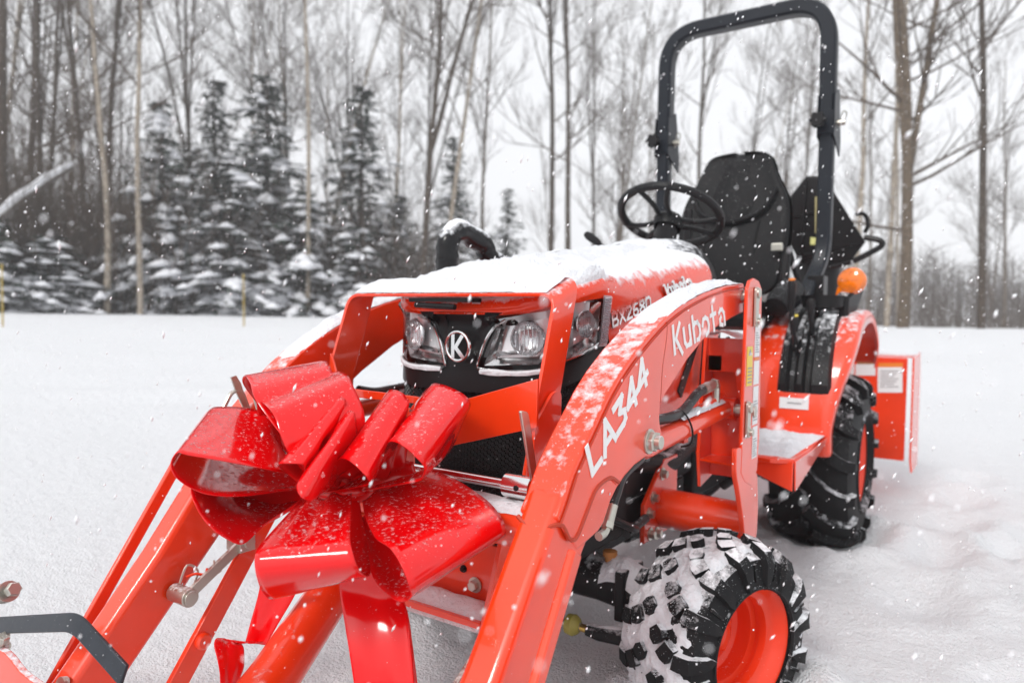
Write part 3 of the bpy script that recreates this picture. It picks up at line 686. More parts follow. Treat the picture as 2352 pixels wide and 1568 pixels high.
# front bumper weight bracket seen under the bow
bp = MB(); bp.prism([(-.24, -.47, .47), (.19, -.47, .47), (.19, -.47, .352), (-.24, -.47, .352)], (0, .008, 0)); bp.prism([(-.24, -.47, .352), (.19, -.47, .352), (.19, -.53, .352), (-.24, -.53, .352)], (0, 0, -.012)); bp.prism([(.19, -.53, .34), (.19, -.36, .34), (.19, -.36, .50), (.19, -.47, .50)], (.01, 0, 0)); bp.prism([(-.19, -.53, .34), (-.19, -.36, .34), (-.19, -.36, .50), (-.19, -.47, .50)], (-.01, 0, 0))
fb = Bt('front_bumper', bp, M_ord, bevel=.0015)
Bt('bolt', MB().bolt((0.1372,-0.471,0.3901), (0, -1, 0), .010, .012), M_zinc, fb); Bt('bolt', MB().bolt((0.1093,-0.471,0.4143), (0, -1, 0), .005, .006), M_blk2, fb)
sn = MB(); sn.grid([[(-.24+.43*i/30, -.472-.055*k/6, .352+.022*math.sin(math.pi*min(1, .15+k/7))*(1+.3*noise.noise(V(i*.4, k*.5, 2)))*(1 if i < 30 else .2)-(.02 if k == 6 else 0)) for k in range(7)] for i in range(31)]); Bt('snow_blanket', sn, M_snow, fb, smooth=180)
fr = MB(); fr.box((.12, -.49, .478), (.185, -.44, .483)); fr.tube([(0.121,-0.46,0.4301), (0.1954,-0.46,0.4239)], .005, 8); Bt('latch', fr, M_steel, fb)
# front axle
ax = MB(); ax.tube([(-.36, 0, .25), (-.16, 0, .27), (.16, 0, .27), (.30, 0, .25), (.34, 0, .25)], [.05, .052, .052, .05, .055], 14); ax.box((.22, -.06, .20), (.245, .05, .315)); ax.box((-.245, -.06, .20), (-.22, .05, .315)); ax.lathe([(.07, -.03), (.085, 0), (.07, .03)], (.33, 0, .22), (0, 0, 1), 16, True); ax.tube([(.33, 0, .12), (.33, 0, .34)], .04, 12); ax.tube([(-.33, 0, .12), (-.33, 0, .34)], .04, 12); ax.box((.28, -.14, .175), (.33, -.02, .205)); ax.box((-.33, -.14, .175), (-.28, -.02, .205))
fa = Bt('front_axle', ax, M_dark, bevel=.006)
Bt('filler_cap', MB().lathe([(.012, 0), (.012, .012), (.017, .014), (.017, .026), (.0001, .028)], (.185, -.01, .315), (0, 0, 1), 14), mat('rust_cap', (.5, .2, .05), .6), fa)
sn = MB(); sn.grid([[(.175+.165*i/24, .052*math.sin((k/9-.5)*2.9), .252+.068*math.cos((k/9-.5)*2.5)*(1+.12*noise.noise(V(i*.35, k*.4, 8)))+.012*math.sin(i*.3)) for k in range(10)] for i in range(25)]); Bt('snow_blanket', sn, M_snow, fa, smooth=180)
tr_ = MB().tube([(-.28, -.11, .185), (.10, -.11, .19)], .012, 10); tr_.tube([(.1, -.11, .19), (.165, -.11, .19)], .009, 10); tr = Bt('tie_rod', tr_, M_zinc, fa)
Bt('boot', MB().lathe([(.012, 0), (.022, .004), (.024, .02), (.018, .03), (.010, .036)], (.128, -.11, .19), (1, 0, 0), 18), M_ylb, fa); Bt('rod_end', MB().tube([(.16, -.11, .19), (.185, -.11, .189)], [.008, .010], 10), M_brs, fa); Bt('steering_knuckle', MB().tube([(.182, -.11, .189), (.21, -.11, .188), (.30, -.10, .195)], [.014, .017, .022], 10), M_dark, fa)

# ------------------------------------------------------------------ wheels
def surf_profile(Ro, Wd, shoulder=.72, drop=.055):
    """carcass radius at lateral s in -1..1 (s beyond shoulder falls to the side wall)"""
    def f(s):
        a = abs(s)
        crown = Ro-.012*a*a
        return crown
    return f
def tyre(Ro, rim, Wd, pitches, lugh, kind):
    hw = Wd/2
    def P(th, s, h):
        """s in -1.35..1.35: |s|<=1 tread, beyond it down the wall; h above the carcass"""
        hw = Wd/2*.95; a = min(abs(s), 1.0); sg = 1 if s >= 0 else -1
        Rc = Ro-lugh; b = max(0, abs(s)-1.0)/.35
        # tread arc bending into the shoulder
        phi = (a**2.6)*.42; lat = hw*.90*a; rad = Rc-.020*a**2.4*(Ro/.23)
        nl, nr_ = math.sin(phi*1.6*a), math.cos(phi*1.6*a)
        if b > 0: lat = hw*(.90+.1*math.sin(b*1.5)); rad = Rc-.020*(Ro/.23)-b*.062*(Ro/.23); nl, nr_ = .93, .35; h = h*(1-.65*b)
        return V((lat+h*nl)*sg, (rad+h*nr_)*math.sin(th), (rad+h*nr_)*math.cos(th))
    car = MB(); prof = [-1.35, -1.2, -1.08, -1, -.9, -.7, -.4, 0, .4, .7, .9, 1, 1.08, 1.2, 1.35]; n = 96
    rows = [[P(2*math.pi*i/n, s, 0) for s in prof] for i in range(n+1)]; car.grid(rows)
    for sg in (-1, 1): # side walls down to the bead
        z = P(0, 1.35*sg, 0).z; ws = [(abs(P(0, 1.35*sg, 0).x), z), (hw*.99, z-(z-rim)*.25), (hw*.97, z-(z-rim)*.55), (hw*.90, rim+.006), (hw*.84, rim-.004)]
        car.grid([[V(sg*x, r*math.sin(2*math.pi*i/n), r*math.cos(2*math.pi*i/n)) for x, r in ws] for i in range(n+1)])
        car.lathe([(rim+(z-rim)*.62-.002, hw*.975), (rim+(z-rim)*.62, hw*1.0), (rim+(z-rim)*.62+.004, hw*.985)], (0, 0, 0), (sg, 0, 0), 64)
    lug = MB()
    def strip(path, w, h=lugh, taper=.82):
        """lug following [(theta, s)] with half width w in metres along the travel"""
        N_ = len(path); top = []; bot = []
        for i, (th, s) in enumerate(path):
            wi = w[i] if isinstance(w, list) else w; q = wi/Ro
            j0, j1 = max(i-1, 0), min(i+1, N_-1); dth = (path[j1][0]-path[j0][0])*Ro; ds = (path[j1][1]-path[j0][1])*hw; L_ = math.hypot(dth, ds) or 1
            ct, cs_ = ds/L_, -dth/L_
            top.append((P(th+ct*q*taper, s+cs_*wi*taper/hw, h), P(th-ct*q*taper, s-cs_*wi*taper/hw, h))); bot.append((P(th+ct*q, s+cs_*wi/hw, -.004), P(th-ct*q, s-cs_*wi/hw, -.004)))
        vs = []; fs = []
        for a, b in zip(top, bot): vs += [a[0], a[1], b[1], b[0]]
        for i in range(N_-1):
            o_ = 4*i
            for k in range(4): fs.append((o_+k, o_+(k+1) % 4, o_+4+(k+1) % 4, o_+4+k))
        fs += [(3, 2, 1, 0), (4*N_-4, 4*N_-3, 4*N_-2, 4*N_-1)]; lug.add(vs, fs)
    for k in range(pitches):
        for sg in (-1, 1):
            th = 2*math.pi*(k+(.5 if sg > 0 else 0))/pitches; p = 2*math.pi/pitches
            if kind == 'front':
                strip([(th+.55*p, .10*sg), (th+.42*p, .20*sg), (th+.30*p, .30*sg)], [.013, .021, .017])
                strip([(th+.22*p, .37*sg), (th+.12*p, .49*sg), (th+.05*p, .61*sg)], [.020, .0215, .020])
                strip([(th, .67*sg), (th-.02*p, .80*sg), (th-.02*p, .95*sg), (th-.0*p, 1.06*sg), (th+.02*p, 1.2*sg), (th+.1*p, 1.28*sg)], [.019, .020, .0195, .020, .017, .012], h=lugh)
                if k % 2 == 0: strip([(th+.42*p, 1.04*sg), (th+.42*p, 1.24*sg)], [.005, .004], h=lugh*.5)
            else:
                strip([(th+.75*p, .03*sg), (th+.50*p, .25*sg), (th+.28*p, .48*sg), (th+.1*p, .72*sg), (th+.0*p, .90*sg), (th-.02*p, 1.02*sg), (th-.03*p, 1.14*sg)], [.022, .023, .023, .024, .025, .024, .015])
    # rubber vent hairs
    rnd = random.Random(3)
    for k in range(150):
        th = rnd.uniform(0, 6.28); s = rnd.choice([rnd.uniform(-1.2, 1.2), rnd.choice([-1.05, 1.05, .62, -.62])]); a = P(th, s, lugh); b = P(th+rnd.uniform(-.01, .01), s+rnd.uniform(-.02, .02), lugh+rnd.uniform(.003, .006)*(Ro/.23)); lug.tube([a, b], [.0005, .0004], 3, False)
    return car, lug, P
def snow_shell(P, lugh, seed, keep):
    mb = MB(); rows = []; n = 260; idx = {}
    vs = []; fs = []; S_ = [(-1.12+2.24*j/56) for j in range(57)]
    for i in range(n):
        th = 2*math.pi*i/n
        for s in S_:
            q = P(th, s, 0)
            h = lugh*(.56+.7*noise.noise(q*17+V(seed, 0, 0))+.3*noise.noise(q*60)+.14*noise.noise(q*130))-.014*(1-keep(th, s))-.004
            vs.append(P(th, s, h))
    m = len(S_)
    for i in range(n):
        for j in range(m-1): fs.append((i*m+j, i*m+j+1, ((i+1) % n)*m+j+1, ((i+1) % n)*m+j))
    mb.add(vs, fs); return mb
def rim_mesh(r, Wd, deep):
    hw = Wd/2*.84; mb = MB()
    mb.lathe([(r-.004, -hw), (r+.012, -hw+.002), (r+.012, -hw+.007), (r-.006, -hw+.012), (r-.02, -hw+.02), (r-.03, 0), (r-.02, hw-.03), (r-.006, hw-.012), (r+.010, hw-.004), (r+.013, hw+.001), (r+.008, hw+.003), (r-.006, hw-.006), (r-.016, hw-.024), (r-.022, hw-.03), (r-.034, hw-.034), (r-.036, hw-.050), (r-.030, hw-.054), (r-.031, hw-.062), (r-.044, hw-.066), (r-.046, hw-deep), (r-.058, hw-deep-.006), (r*.55, hw-deep-.012), (r*.42, hw-deep+.004), (.0001, hw-deep+.006)], (0, 0, 0), (1, 0, 0), 72)
    for k in range(5): a = 2*math.pi*k/5; mb.bolt((hw-deep+.003, r*.32*math.sin(a), r*.32*math.cos(a)), (1, 0, 0), .008, .012)
    mb.lathe([(r*.2, hw-deep), (r*.2, hw-deep+.03), (r*.12, hw-deep+.036), (.0001, hw-deep+.036)], (0, 0, 0), (1, 0, 0), 24)
    return mb
def wheel(name, Ro, rim, Wd, pitches, lugh, kind, loc, yaw, label, seed, deep, rub, keep, flip=False):
    car, lug, P = tyre(Ro, rim, Wd, pitches, lugh, kind)
    def f(v):
        if flip: v = V(-v.x, v.y, v.z)
        c, s = math.cos(yaw), math.sin(yaw); return V(v.x*c-v.y*s, v.x*s+v.y*c, v.z)+V(*loc)
    def fl(mb):
        mb.xf(f)
        if flip: mb.f = [q[::-1] for q in mb.f]
        return mb
    hub = fl(MB().lathe([(.05, -Wd*.3), (.05, -.03)], (0, 0, 0), (1, 0, 0), 16, True))
    w = Bt(name, hub, M_dark, label=label)
    car.add(lug.v, lug.f)
    Bt('tyre', fl(car), rub, w, smooth=35, bevel=.0018 if kind == 'front' else .003, seg=1); Bt('rim', fl(rim_mesh(rim, Wd, deep)), M_red, w, smooth=35)
    if keep: Bt('packed_snow', fl(snow_shell(P, lugh, seed, keep)), M_snow, w, smooth=180)
STEER = R(-20)
kf = lambda th, s: (.25+.75*sm(-.3, .35, math.cos(th)*.8-math.sin(th)*.9))*(1-sm(.55, 1.05, s)*.95)
FR, RR = .2245, .335
wheel('front_wheel', FR, .136, .204, 15, .018, 'front', (.437, .005, .204), STEER, 'front wheel nearest the camera, treads packed with snow', 3, .10, M_rub, kf)
wheel('front_wheel', FR, .136, .204, 15, .018, 'front', (-.455, .005, .22), STEER, 'far front wheel mostly hidden behind the bow', 8, .10, M_rub, kf, True)
wheel('rear_wheel', RR, .165, .305, 15, .026, 'rear', (.382, 1.40, RR+.03), 0, 'big rear wheel beside the foot deck', 5, .12, M_rub2, None)
wheel('rear_wheel', RR, .165, .305, 15, .026, 'rear', (-.405, 1.40, RR+.03), 0, 'big rear wheel on the far side', 6, .12, M_rub2, None, True)

# ------------------------------------------------------------------ rest of the tractor
# dash cowl and steering
cw = MB(); rows = []
for i in range(13):
    y = .47+.22*i/12; t = i/12; zt = 1.085+.05*math.sin(t*2.2); w = .235-.03*t; row = []
    for k in range(25):
        a = math.pi*k/24; row.append((w*math.copysign(abs(math.cos(a))**.6, math.cos(a)), y, .80+(zt-.80)*abs(math.sin(a))**.6))
    rows.append(row)
cw.grid(rows); cw.v += [(0, .69, .95)]; b = len(cw.v)-1; cw.f += [(12*25+k, 12*25+k+1, b) for k in range(24)]
dc = Bt('dash_cowl', cw, M_blk, smooth=50); cb = MB(); cb.box((-.2, .5, .5), (.2, .68, .82)); Bt('dash_panel', cb, M_blk2, dc, bevel=.01)
s1 = MB(); s1.grid([[(-.16+.26*i/24, .47+.14*k/12, 1.093+.034*math.sin(k/12*1.7)-.6*max(0, abs(-.16+.26*i/24)-.06)**2*8+.012*math.sin(math.pi*k/12)*math.sin(math.pi*i/24)**.5*(1+.6*noise.noise(V(i*.4, k*.5, 3)))-.004) for k in range(13)] for i in range(25)]); Bt('snow_blanket', s1, M_snow, dc, smooth=180)
SW = V(0, .765, 1.225); ta = R(28); sax = V(0, math.sin(ta)*1.0, math.cos(ta)); su = V(1, 0, 0); sv = sax.cross(su)
def ring(c, u, v, r, tr, n=48, m=10, nz=None):
    mb = MB(); w = u.cross(v).normalized(); rows = []
    for i in range(n+1):
        a = 2*math.pi*i/n; d = u*math.cos(a)+v*math.sin(a); rows.append([c+d*(r+tr*math.cos(2*math.pi*k/m))+w*tr*math.sin(2*math.pi*k/m) for k in range(m+1)])
    return mb.grid(rows)
M_sw = mat('wheel_rubber', (.010, .010, .011), .42, dust=.6, spec=.25)
sw = Bt('steering_wheel', ring(SW, su, sv, .165, .014), M_sw)
hb = MB(); hb.lathe([(.045, -.03), (.05, 0), (.042, .014), (.0001, .02)], SW-sax*.02, sax, 24); Bt('hub', hb, M_sw, sw)
for a in (R(205), R(335), R(90)):
    d = su*math.cos(a)+sv*math.sin(a)*-1; sp = MB(); c = SW-sax*.02
    sd = sax.cross(d)
    for q in (-1, 1): sp.tube(bez([c+d*.03+sd*.02*q, c+d*.09+sd*.022*q+sax*.004, c+d*.15+sd*.045*q+sax*.012, c+d*.166+sd*.06*q+sax*.02], 4), .0085, 8)
    Bt('spoke', sp, M_sw, sw)
cl = MB(); cl.tube([SW-sax*.03, SW-sax*.12+V(0, -.0, 0), V(0, .64, 1.02)], [.035, .04, .06], 16); Bt('steering_column', cl, M_blk2)
tl = MB(); tl.tube(bez([(-0.1254,0.55,1.103), (-0.1523,0.55,1.123), (-0.2003,0.55,1.155)], 4), [.006]*4+[.010, .013, .014, .013, .009][:5], 10); Bt('throttle_lever', tl, M_blk2)
lb = MB(); lb.beam((-.07, 1.12, 1.05), (-.07, 1.12, 1.30), .03, .03); Bt('shift_lever', lb, M_blk2, bevel=.008)
# seat
se = MB()
def slab(rows_): se.grid(rows_)
SEC = [(0.0, .185, .045, 1.36), (.08, .212, .055, 1.375), (.2, .222, .06, 1.40), (.30, .222, .058, 1.42), (.37, .212, .055, 1.44), (.41, .195, .052, 1.448), (.45, .172, .05, 1.455), (.49, .152, .048, 1.465), (.535, .140, .042, 1.475), (.565, .125, .03, 1.478), (.58, .09, .018, 1.48)]
rows = []
for h, w, d, y in [(SEC[0][0]-.01, .01, .01, SEC[0][3])]+SEC+[(.585, .02, .004, 1.48)]:
    z = .98+h; row = []
    for k in range(33):
        a = 2*math.pi*k/32; cx, sy = math.cos(a), math.sin(a)
        wing = .035*(abs(cx)**3) if sy < 0 else 0
        row.append((w*math.copysign(abs(cx)**.75, cx)+.02, y+d*1.15*math.copysign(abs(sy)**.8, sy)-wing*1.3, z))
    rows.append(row)
se.grid(rows); seat = Bt('seat', MB().prism(rpath([(-.19, 1.02, .86), (-.20, 1.38, .84), (.24, 1.38, .84), (.23, 1.02, .86), (0.02, 1.0, .86), (-.19, 1.02, .86)], .05)[:-1], (0, 0, .10)), M_seat, bevel=.03, seg=4)
Bt('backrest', se, M_seat, seat, smooth=80, sub=2)
hp = MB(); rows = []
for i in range(13):
    t = i/12; z = 1.285+.225*t; w = .135*math.sin(math.pi*(.12+.80*t))**.5*(1-.1*t) if t < .97 else .085; row = []
    for k in range(13): x = w*(k/6-1); row.append((x+.02, 1.36+.08*t*.9-.012*(1-(k/6-1)**2)-.004+.02*(abs(k/6-1))**3, z))
    rows.append(row)
hp.grid(rows); Bt('head_panel', hp, mat('seat_panel', (.007, .007, .008), .6, dust=.9, spec=.18), seat, smooth=60)
rb = MB(); 
for q in (-1, 1): rb.tube(bez([(.02+q*.12, 1.325, 1.0), (.02+q*.10, 1.33, 1.15), (.02+q*.11, 1.35, 1.27)], 5), .004, 6)
rb.tube(bez([(.02-.165, 1.37, 1.40), (.02-.12, 1.345, 1.31), (.02, 1.335, 1.272), (.02+.12, 1.345, 1.31), (.02+.165, 1.37, 1.40)], 6), .010, 8); Bt('bolster', rb, M_seat, seat)
ar = MB(); ar.tube(bez([(.27, 1.08, .925), (.275, 1.12, .95), (.275, 1.24, .99), (.275, 1.33, 1.0)], 5), [.02]+[.042]*4+[.048]*7+[.045, .04, .03, .01], 14, flat=1.0); Bt('armrest', ar, M_seat, seat)
hw_ = MB(); hw_.beam((0.26,0.3988,0.8415), (0.26,0.3763,0.6824), .012, .022); hw_.beam((0.24,0.2614,0.6903), (0.24,0.3805,0.8293), .006, .03); hw_.tube(bez([(0.3,0.4554,0.7334), (0.31,0.4881,0.7503), (0.31,0.5135,0.7798), (0.3,0.4801,0.805), (0.3,0.4618,0.8357)], 4), .006, 8); hw_.tube(bez([(0.3,0.359,0.6578), (0.3,0.4602,0.6786), (0.3,0.5455,0.703), (0.3,0.5852,0.7257)], 4), .007, 8); Bt('hydraulic_line', hw_, M_blk2)
hw_ = MB(); hw_.box((.33, .20, .76), (.37, .26, .80)); hw_.tube([(0.32,0.3508,0.666), (0.32,0.5186,0.7185)], .012, 10); hw_.prism([(0.32,0.2939,0.7217), (0.32,0.4734,0.7698), (0.32,0.5068,0.7561), (0.32,0.331,0.6907)], (.01, 0, 0)); Bt('linkage_bracket', hw_, M_ord, bevel=.002)
ht_ = MB(); ht_.tube(bez([(0.25,0.6104,0.3871), (0.3,0.6134,0.4264), (0.3,0.8006,0.4075), (0.3,1.08,0.3522)], 4), .014, 10); Bt('brake_hose', ht_, M_hose)
# roll bar
ry = 1.52; zt_, zl_ = 2.10, 1.30
P_ = rpath([(-.337, ry, 1.62), (-.333, ry, zt_+.03), (.333, ry, zt_+.03), (.337, ry, 1.62)], .15, 10)
rb_ = MB()
def rect_sweep(mb, P, w, d):
    P = [Vector(p) for p in P]; rows = []; n = len(P)
    for i, p in enumerate(P):
        t = (P[min(i+1, n-1)]-P[max(i-1, 0)]).normalized(); s_ = V(0, 1, 0); o_ = t.cross(s_).normalized(); c = .28
        pts = [(-1, -1+c), (-1+c, -1), (1-c, -1), (1, -1+c), (1, 1-c), (1-c, 1), (-1+c, 1), (-1, 1-c)]
        rows.append([p+o_*w/2*a+s_*d/2*b for a, b in pts+[pts[0]]])
    mb.grid(rows)
rect_sweep(rb_, P_, .058, .070); ro = Bt('roll_bar', rb_, M_post, smooth=40)
for q in (-1, 1):
    lo = MB(); rect_sweep(lo, rpath([(q*.337, ry, 1.66), (q*.337, ry, 1.14), (q*.30, ry-.10, 1.0), (q*.27, ry-.16, .85)], .12, 6), .052, .062); Bt('post', lo, M_post, ro, smooth=40)
    hg = MB(); hg.prism([(q*.337-.032, ry-.04, 1.60), (q*.337-.032, ry-.04, 1.76), (q*.337-.032, ry+.05, 1.78), (q*.337-.032, ry+.10, 1.60), (q*.337-.032, ry+.08, 1.56)], (.006, 0, 0)); hg.prism([(q*.337+.026, ry-.04, 1.60), (q*.337+.026, ry-.04, 1.76), (q*.337+.026, ry+.05, 1.80), (q*.337+.026, ry+.10, 1.60), (q*.337+.026, ry+.09, 1.54)], (.006, 0, 0)); hg.box((q*.337-.028, ry-.036, 1.61), (q*.337+.028, ry+.03, 1.70)); Bt('hinge_bracket', hg, M_post, ro, bevel=.003)
    kn = MB(); kn.tube([(q*.337-.02, ry-.03, 1.655), (q*.337-.02, ry-.075, 1.655)], .012, 10)
    for k in range(6): a = k*math.pi/3; kn.tube([(q*.337-.02+.02*math.cos(a), ry-.07, 1.655+.02*math.sin(a)), (q*.337-.02+.02*math.cos(a), ry-.095, 1.655+.02*math.sin(a))], .011, 8)
    kn.tube([(q*.337-.02, ry-.068, 1.655), (q*.337-.02, ry-.098, 1.655)], .024, 12); Bt('knob', kn, M_blk2, ro)
    pn = MB(); pn.tube([(q*.337+.03, ry+.02, 1.66), (q*.337+.06, ry+.02, 1.66)], .012, 10); pn.tube(bez([(q*.337+.05, ry+.02, 1.66), (q*.337+.065, ry+.02, 1.69), (q*.337+.05, ry+.02, 1.70), (q*.337+.04, ry+.02, 1.64)], 4), .003, 6); Bt('pin', pn, M_zinc, ro)
Bt('warning_sticker', MB().box((-.312, ry-.012, 1.80), (-.3105, ry+.012, 1.94)), M_orl, ro, smooth=0)
# foot deck and fenders
dk = MB(); dk.prism([(.18, .52, .50), (.42, .47, .50), (.475, .50, .50), (.475, .72, .50), (.455, 1.0, .50), (.18, 1.02, .50)], (0, 0, .012))
dk.prism([(.475, .50, .508), (.475, .72, .508), (.465, .99, .508), (.462, 1.0, .492), (.475, .525, .425), (.475, .51, .425)], (.005, 0, 0)); dk.prism([(.18, .525, .51), (.33, .495, .508), (.475, .498, .508), (.475, .498, .425), (.40, .49, .455), (.33, .487, .488), (.18, .515, .495)], (0, -.005, 0))
for mm in (0, 1):
    d2 = MB(); d2.add(dk.v, dk.f)
    if mm: d2.mirror()
    dko = Bt('foot_deck', d2, M_ord, bevel=.002, label='snow covered foot deck step ' + ('on the camera side' if not mm else 'on the far side'))
    s1 = MB(); s1.grid([[(.20+.262*i/26, .515+.47*k/30, .513+.016*(1+.7*noise.noise(V(i*.25, k*.25, 6))+.3*noise.noise(V(i*.8, k*.8, 2)))*min(1, 6*min(i/26, 1-i/26, k/30, 1-k/30)+.1)-.003) for k in range(31)] for i in range(27)])
    if mm: s1.mirror()
    Bt('snow_blanket', s1, M_snow, dko, smooth=180)
    FP = bez([(.995, .44), (.985, .52), (1.0, .62), (1.03, .72), (1.10, .82), (1.20, .885), (1.32, .925), (1.46, .925), (1.58, .88), (1.68, .80), (1.72, .74)] and [(0, .995, .44), (0, .985, .52), (0, 1.0, .62), (0, 1.04, .74), (0, 1.12, .84), (0, 1.22, .90), (0, 1.34, .925), (0, 1.46, .92), (0, 1.58, .87), (0, 1.68, .79), (0, 1.72, .72)], 5)
    fd = MB(); n = len(FP)
    def fx(p): return .475+.055*sm(.5, .86, p.z)
    XS = [0, .12, .9, .96, 1]
    rows = []
    for i, p in enumerate(FP):
        t = (FP[min(i+1, n-1)]-FP[max(i-1, 0)]).normalized(); nn = V(0, -t.z, t.y); xo = fx(p); w0 = .20
        rows.append([V(w0, p.y, p.z), V(w0+.12, p.y, p.z), V(xo-.02, p.y, p.z)]+[V(xo-.02+.02*math.sin(a), p.y, p.z)+(-nn)*(.02*(1-math.cos(a))) for a in (.4, .8, 1.2, 1.57)]+[V(xo, p.y, p.z)-nn*.045])
    fd.grid(rows); 
    sd = [V(.20, p.y, p.z) for p in FP]; fd.prism([V(.20, 1.0, .44)]+sd+[V(.20, 1.72, .55)], (-.006, 0, 0))
    if mm: fd.mirror()
    fo = Bt('fender', fd, M_or, smooth=50, solid=.005, label='curved rear fender ' + ('with black lever console, camera side' if not mm else 'on the far side'))
    # black console sunk in the fender front
    cs_ = MB(); ip = [p for p in FP if .64 < p.z and p.y < 1.45]; rows = []
    for i, p in enumerate(ip):
        t = i/(len(ip)-1); j = FP.index(p); tt = (FP[min(j+1, n-1)]-FP[max(j-1, 0)]).normalized(); nn = V(0, -tt.z, tt.y); x0, x1 = .312-.01*t, .475-.02*t
        e = .024
        if i in (0,): e = .0
        rows.append([V(x0-.012, p.y, p.z)-nn*.002, V(x0, p.y, p.z)+nn*e, V(x0+.02, p.y, p.z)+nn*(e+.004), V(x0+.030, p.y, p.z)+nn*max(.003, e-.018), V(x0+.044, p.y, p.z)+nn*max(.003, e-.018), V(x0+.058, p.y, p.z)+nn*(e+.004), V(x0+.072, p.y, p.z)+nn*(e+.004), V(x0+.080, p.y, p.z)+nn*max(.003, e-.018), V(x0+.094, p.y, p.z)+nn*max(.003, e-.018), V(x0+.104, p.y, p.z)+nn*(e+.006), V(x1-.01, p.y, p.z)+nn*e, V(x1, p.y, p.z)-nn*.002])
    cs_.grid(rows); 
    if mm: cs_.mirror()
    co = Bt('console', cs_, M_blk, fo, smooth=40)
    if not mm:
        for (x, y, z, l, tip) in ((.352, 1.045, .80, .10, M_yel), (.39, 1.10, .86, .10, None), (.345, 1.02, .86, .16, M_orl)):
            lv = MB(); lv.tube(bez([(x, y, z-.02), (x, y-.03, z+l*.4), (x, y-.035, z+l)], 4), [.009]*5+[.012, .014, .014, .010], 10); Bt('lever', lv, M_blk2, fo)
            if tip: Bt('lever_cap', MB().lathe([(.011, 0), (.011, .004), (.0001, .006)], (x, y-.035, z+l), (0, -.3, 1), 12), tip, fo)
        cu = MB(); cu.lathe([(.03, 0), (.058, .01), (.062, .045), (.064, .05), (.056, .05), (.053, .015), (.0001, .012)], (.40, 1.20, .925), (0, 0, 1), 28); cu.xf(lambda v: V(.40+(v.x-.40)*1.15, v.y, v.z)); Bt('cup_holder', cu, M_blk, fo, smooth=40)
        Bt('decal', MB().prism([(0.3159,0.988,0.6277), (0.4089,0.988,0.6277), (0.4086,0.988,0.5916), (0.3156,0.988,0.5908)], (0, -.0015, 0)), M_white, fo, smooth=0)
        Bt('decal', MB().beam((0.3411,0.985,0.6109), (0.3868,0.985,0.6103), .001, .0035), M_grey, fo, smooth=0)
        if 0: Bt('snow_blanket', MB().grid([[(.470+.032*k/5+.025*sm(.5, .86, p.z), p.y-.006*math.sin(math.pi*k/5), p.z+.012*math.sin(math.pi*k/5)*(.6+1.2*noise.noise(p*25+V(k*.4, 0, 0)))-.001) for k in range(6)] for p in FP if .68 < p.z and p.y < 1.5]), M_snow, fo, smooth=180)
    # lamp on its bracket
    LC = V(.485, 1.262, 1.028)
    br = MB(); br.prism([(.43, 1.22, .88), (.43, 1.30, .86), (.45, 1.34, .98), (.47, 1.36, 1.03), (.47, 1.30, 1.02), (.43, 1.21, .97)], (.05, 0, 0)); lm = MB()
    lm.lathe([(.0001, -.036), (.025, -.034), (.042, -.024), (.048, -.008), (.049, .0), (.046, .012), (.0001, .016)], LC, (.25, 1, 0), 32); lm.prism([(LC.x-.045, LC.y-.015, LC.z-.02), (LC.x-.012, LC.y-.02, LC.z-.045), (LC.x-.04, LC.y-.015, LC.z-.09), (LC.x-.058, LC.y-.01, LC.z-.085)], (0, .02, 0))
    if mm: br.mirror(); lm.mirror()
    bo = Bt('lamp_bracket', br, M_blk, bevel=.01); Bt('amber_lamp', lm, M_amb, bo, label=None if mm else 'round amber lamp above the near fender')
# things behind the seat: valve stand, belt buckle, hoses
vs_ = MB(); vs_.box((.30, 1.42, .90), (.36, 1.50, 1.06)); vs_.tube([(.24, 1.30, .98), (.245, 1.32, 1.16)], .018, 10); vs_.tube(bez([(.25, 1.33, 1.16), (.26, 1.36, 1.1), (.30, 1.4, .96)], 5), .012, 8); vs_.tube([(.20, 1.35, .9), (.2, 1.45, 1.2)], .02, 8); Bt('belt_retractor', vs_, M_blk2, bevel=.004)
Bt('belt_buckle', MB().box((.195, 1.285, 1.145), (.238, 1.292, 1.175)), M_zinc, smooth=0, bevel=.004)
# black wrapped hose loop beside the hood
hl = MB(); pts = bez([(-0.3,-0.028,0.9239), (-0.3,-0.03199,1.028), (-0.3,-0.02762,1.08), (-0.3,0.008786,1.113), (-0.3,0.0769,1.102), (-0.3,0.1325,1.083), (-0.3,0.1543,1.053), (-0.3,0.2159,1.03)], 5)
hl.tube(pts, [.030*(1+.16*noise.noise(p*40)) for p in pts], 14); hl.v = [tuple(Vector(v)+V(1, 1, 1)*.004*noise.noise(Vector(v)*60)) for v in hl.v]; Bt('wrapped_control_lever', hl, mat('black_wrap', (.006, .006, .007), .22, spec=.3, snow=.75, lean=.2, dust=.8, snowscale=55), smooth=60)

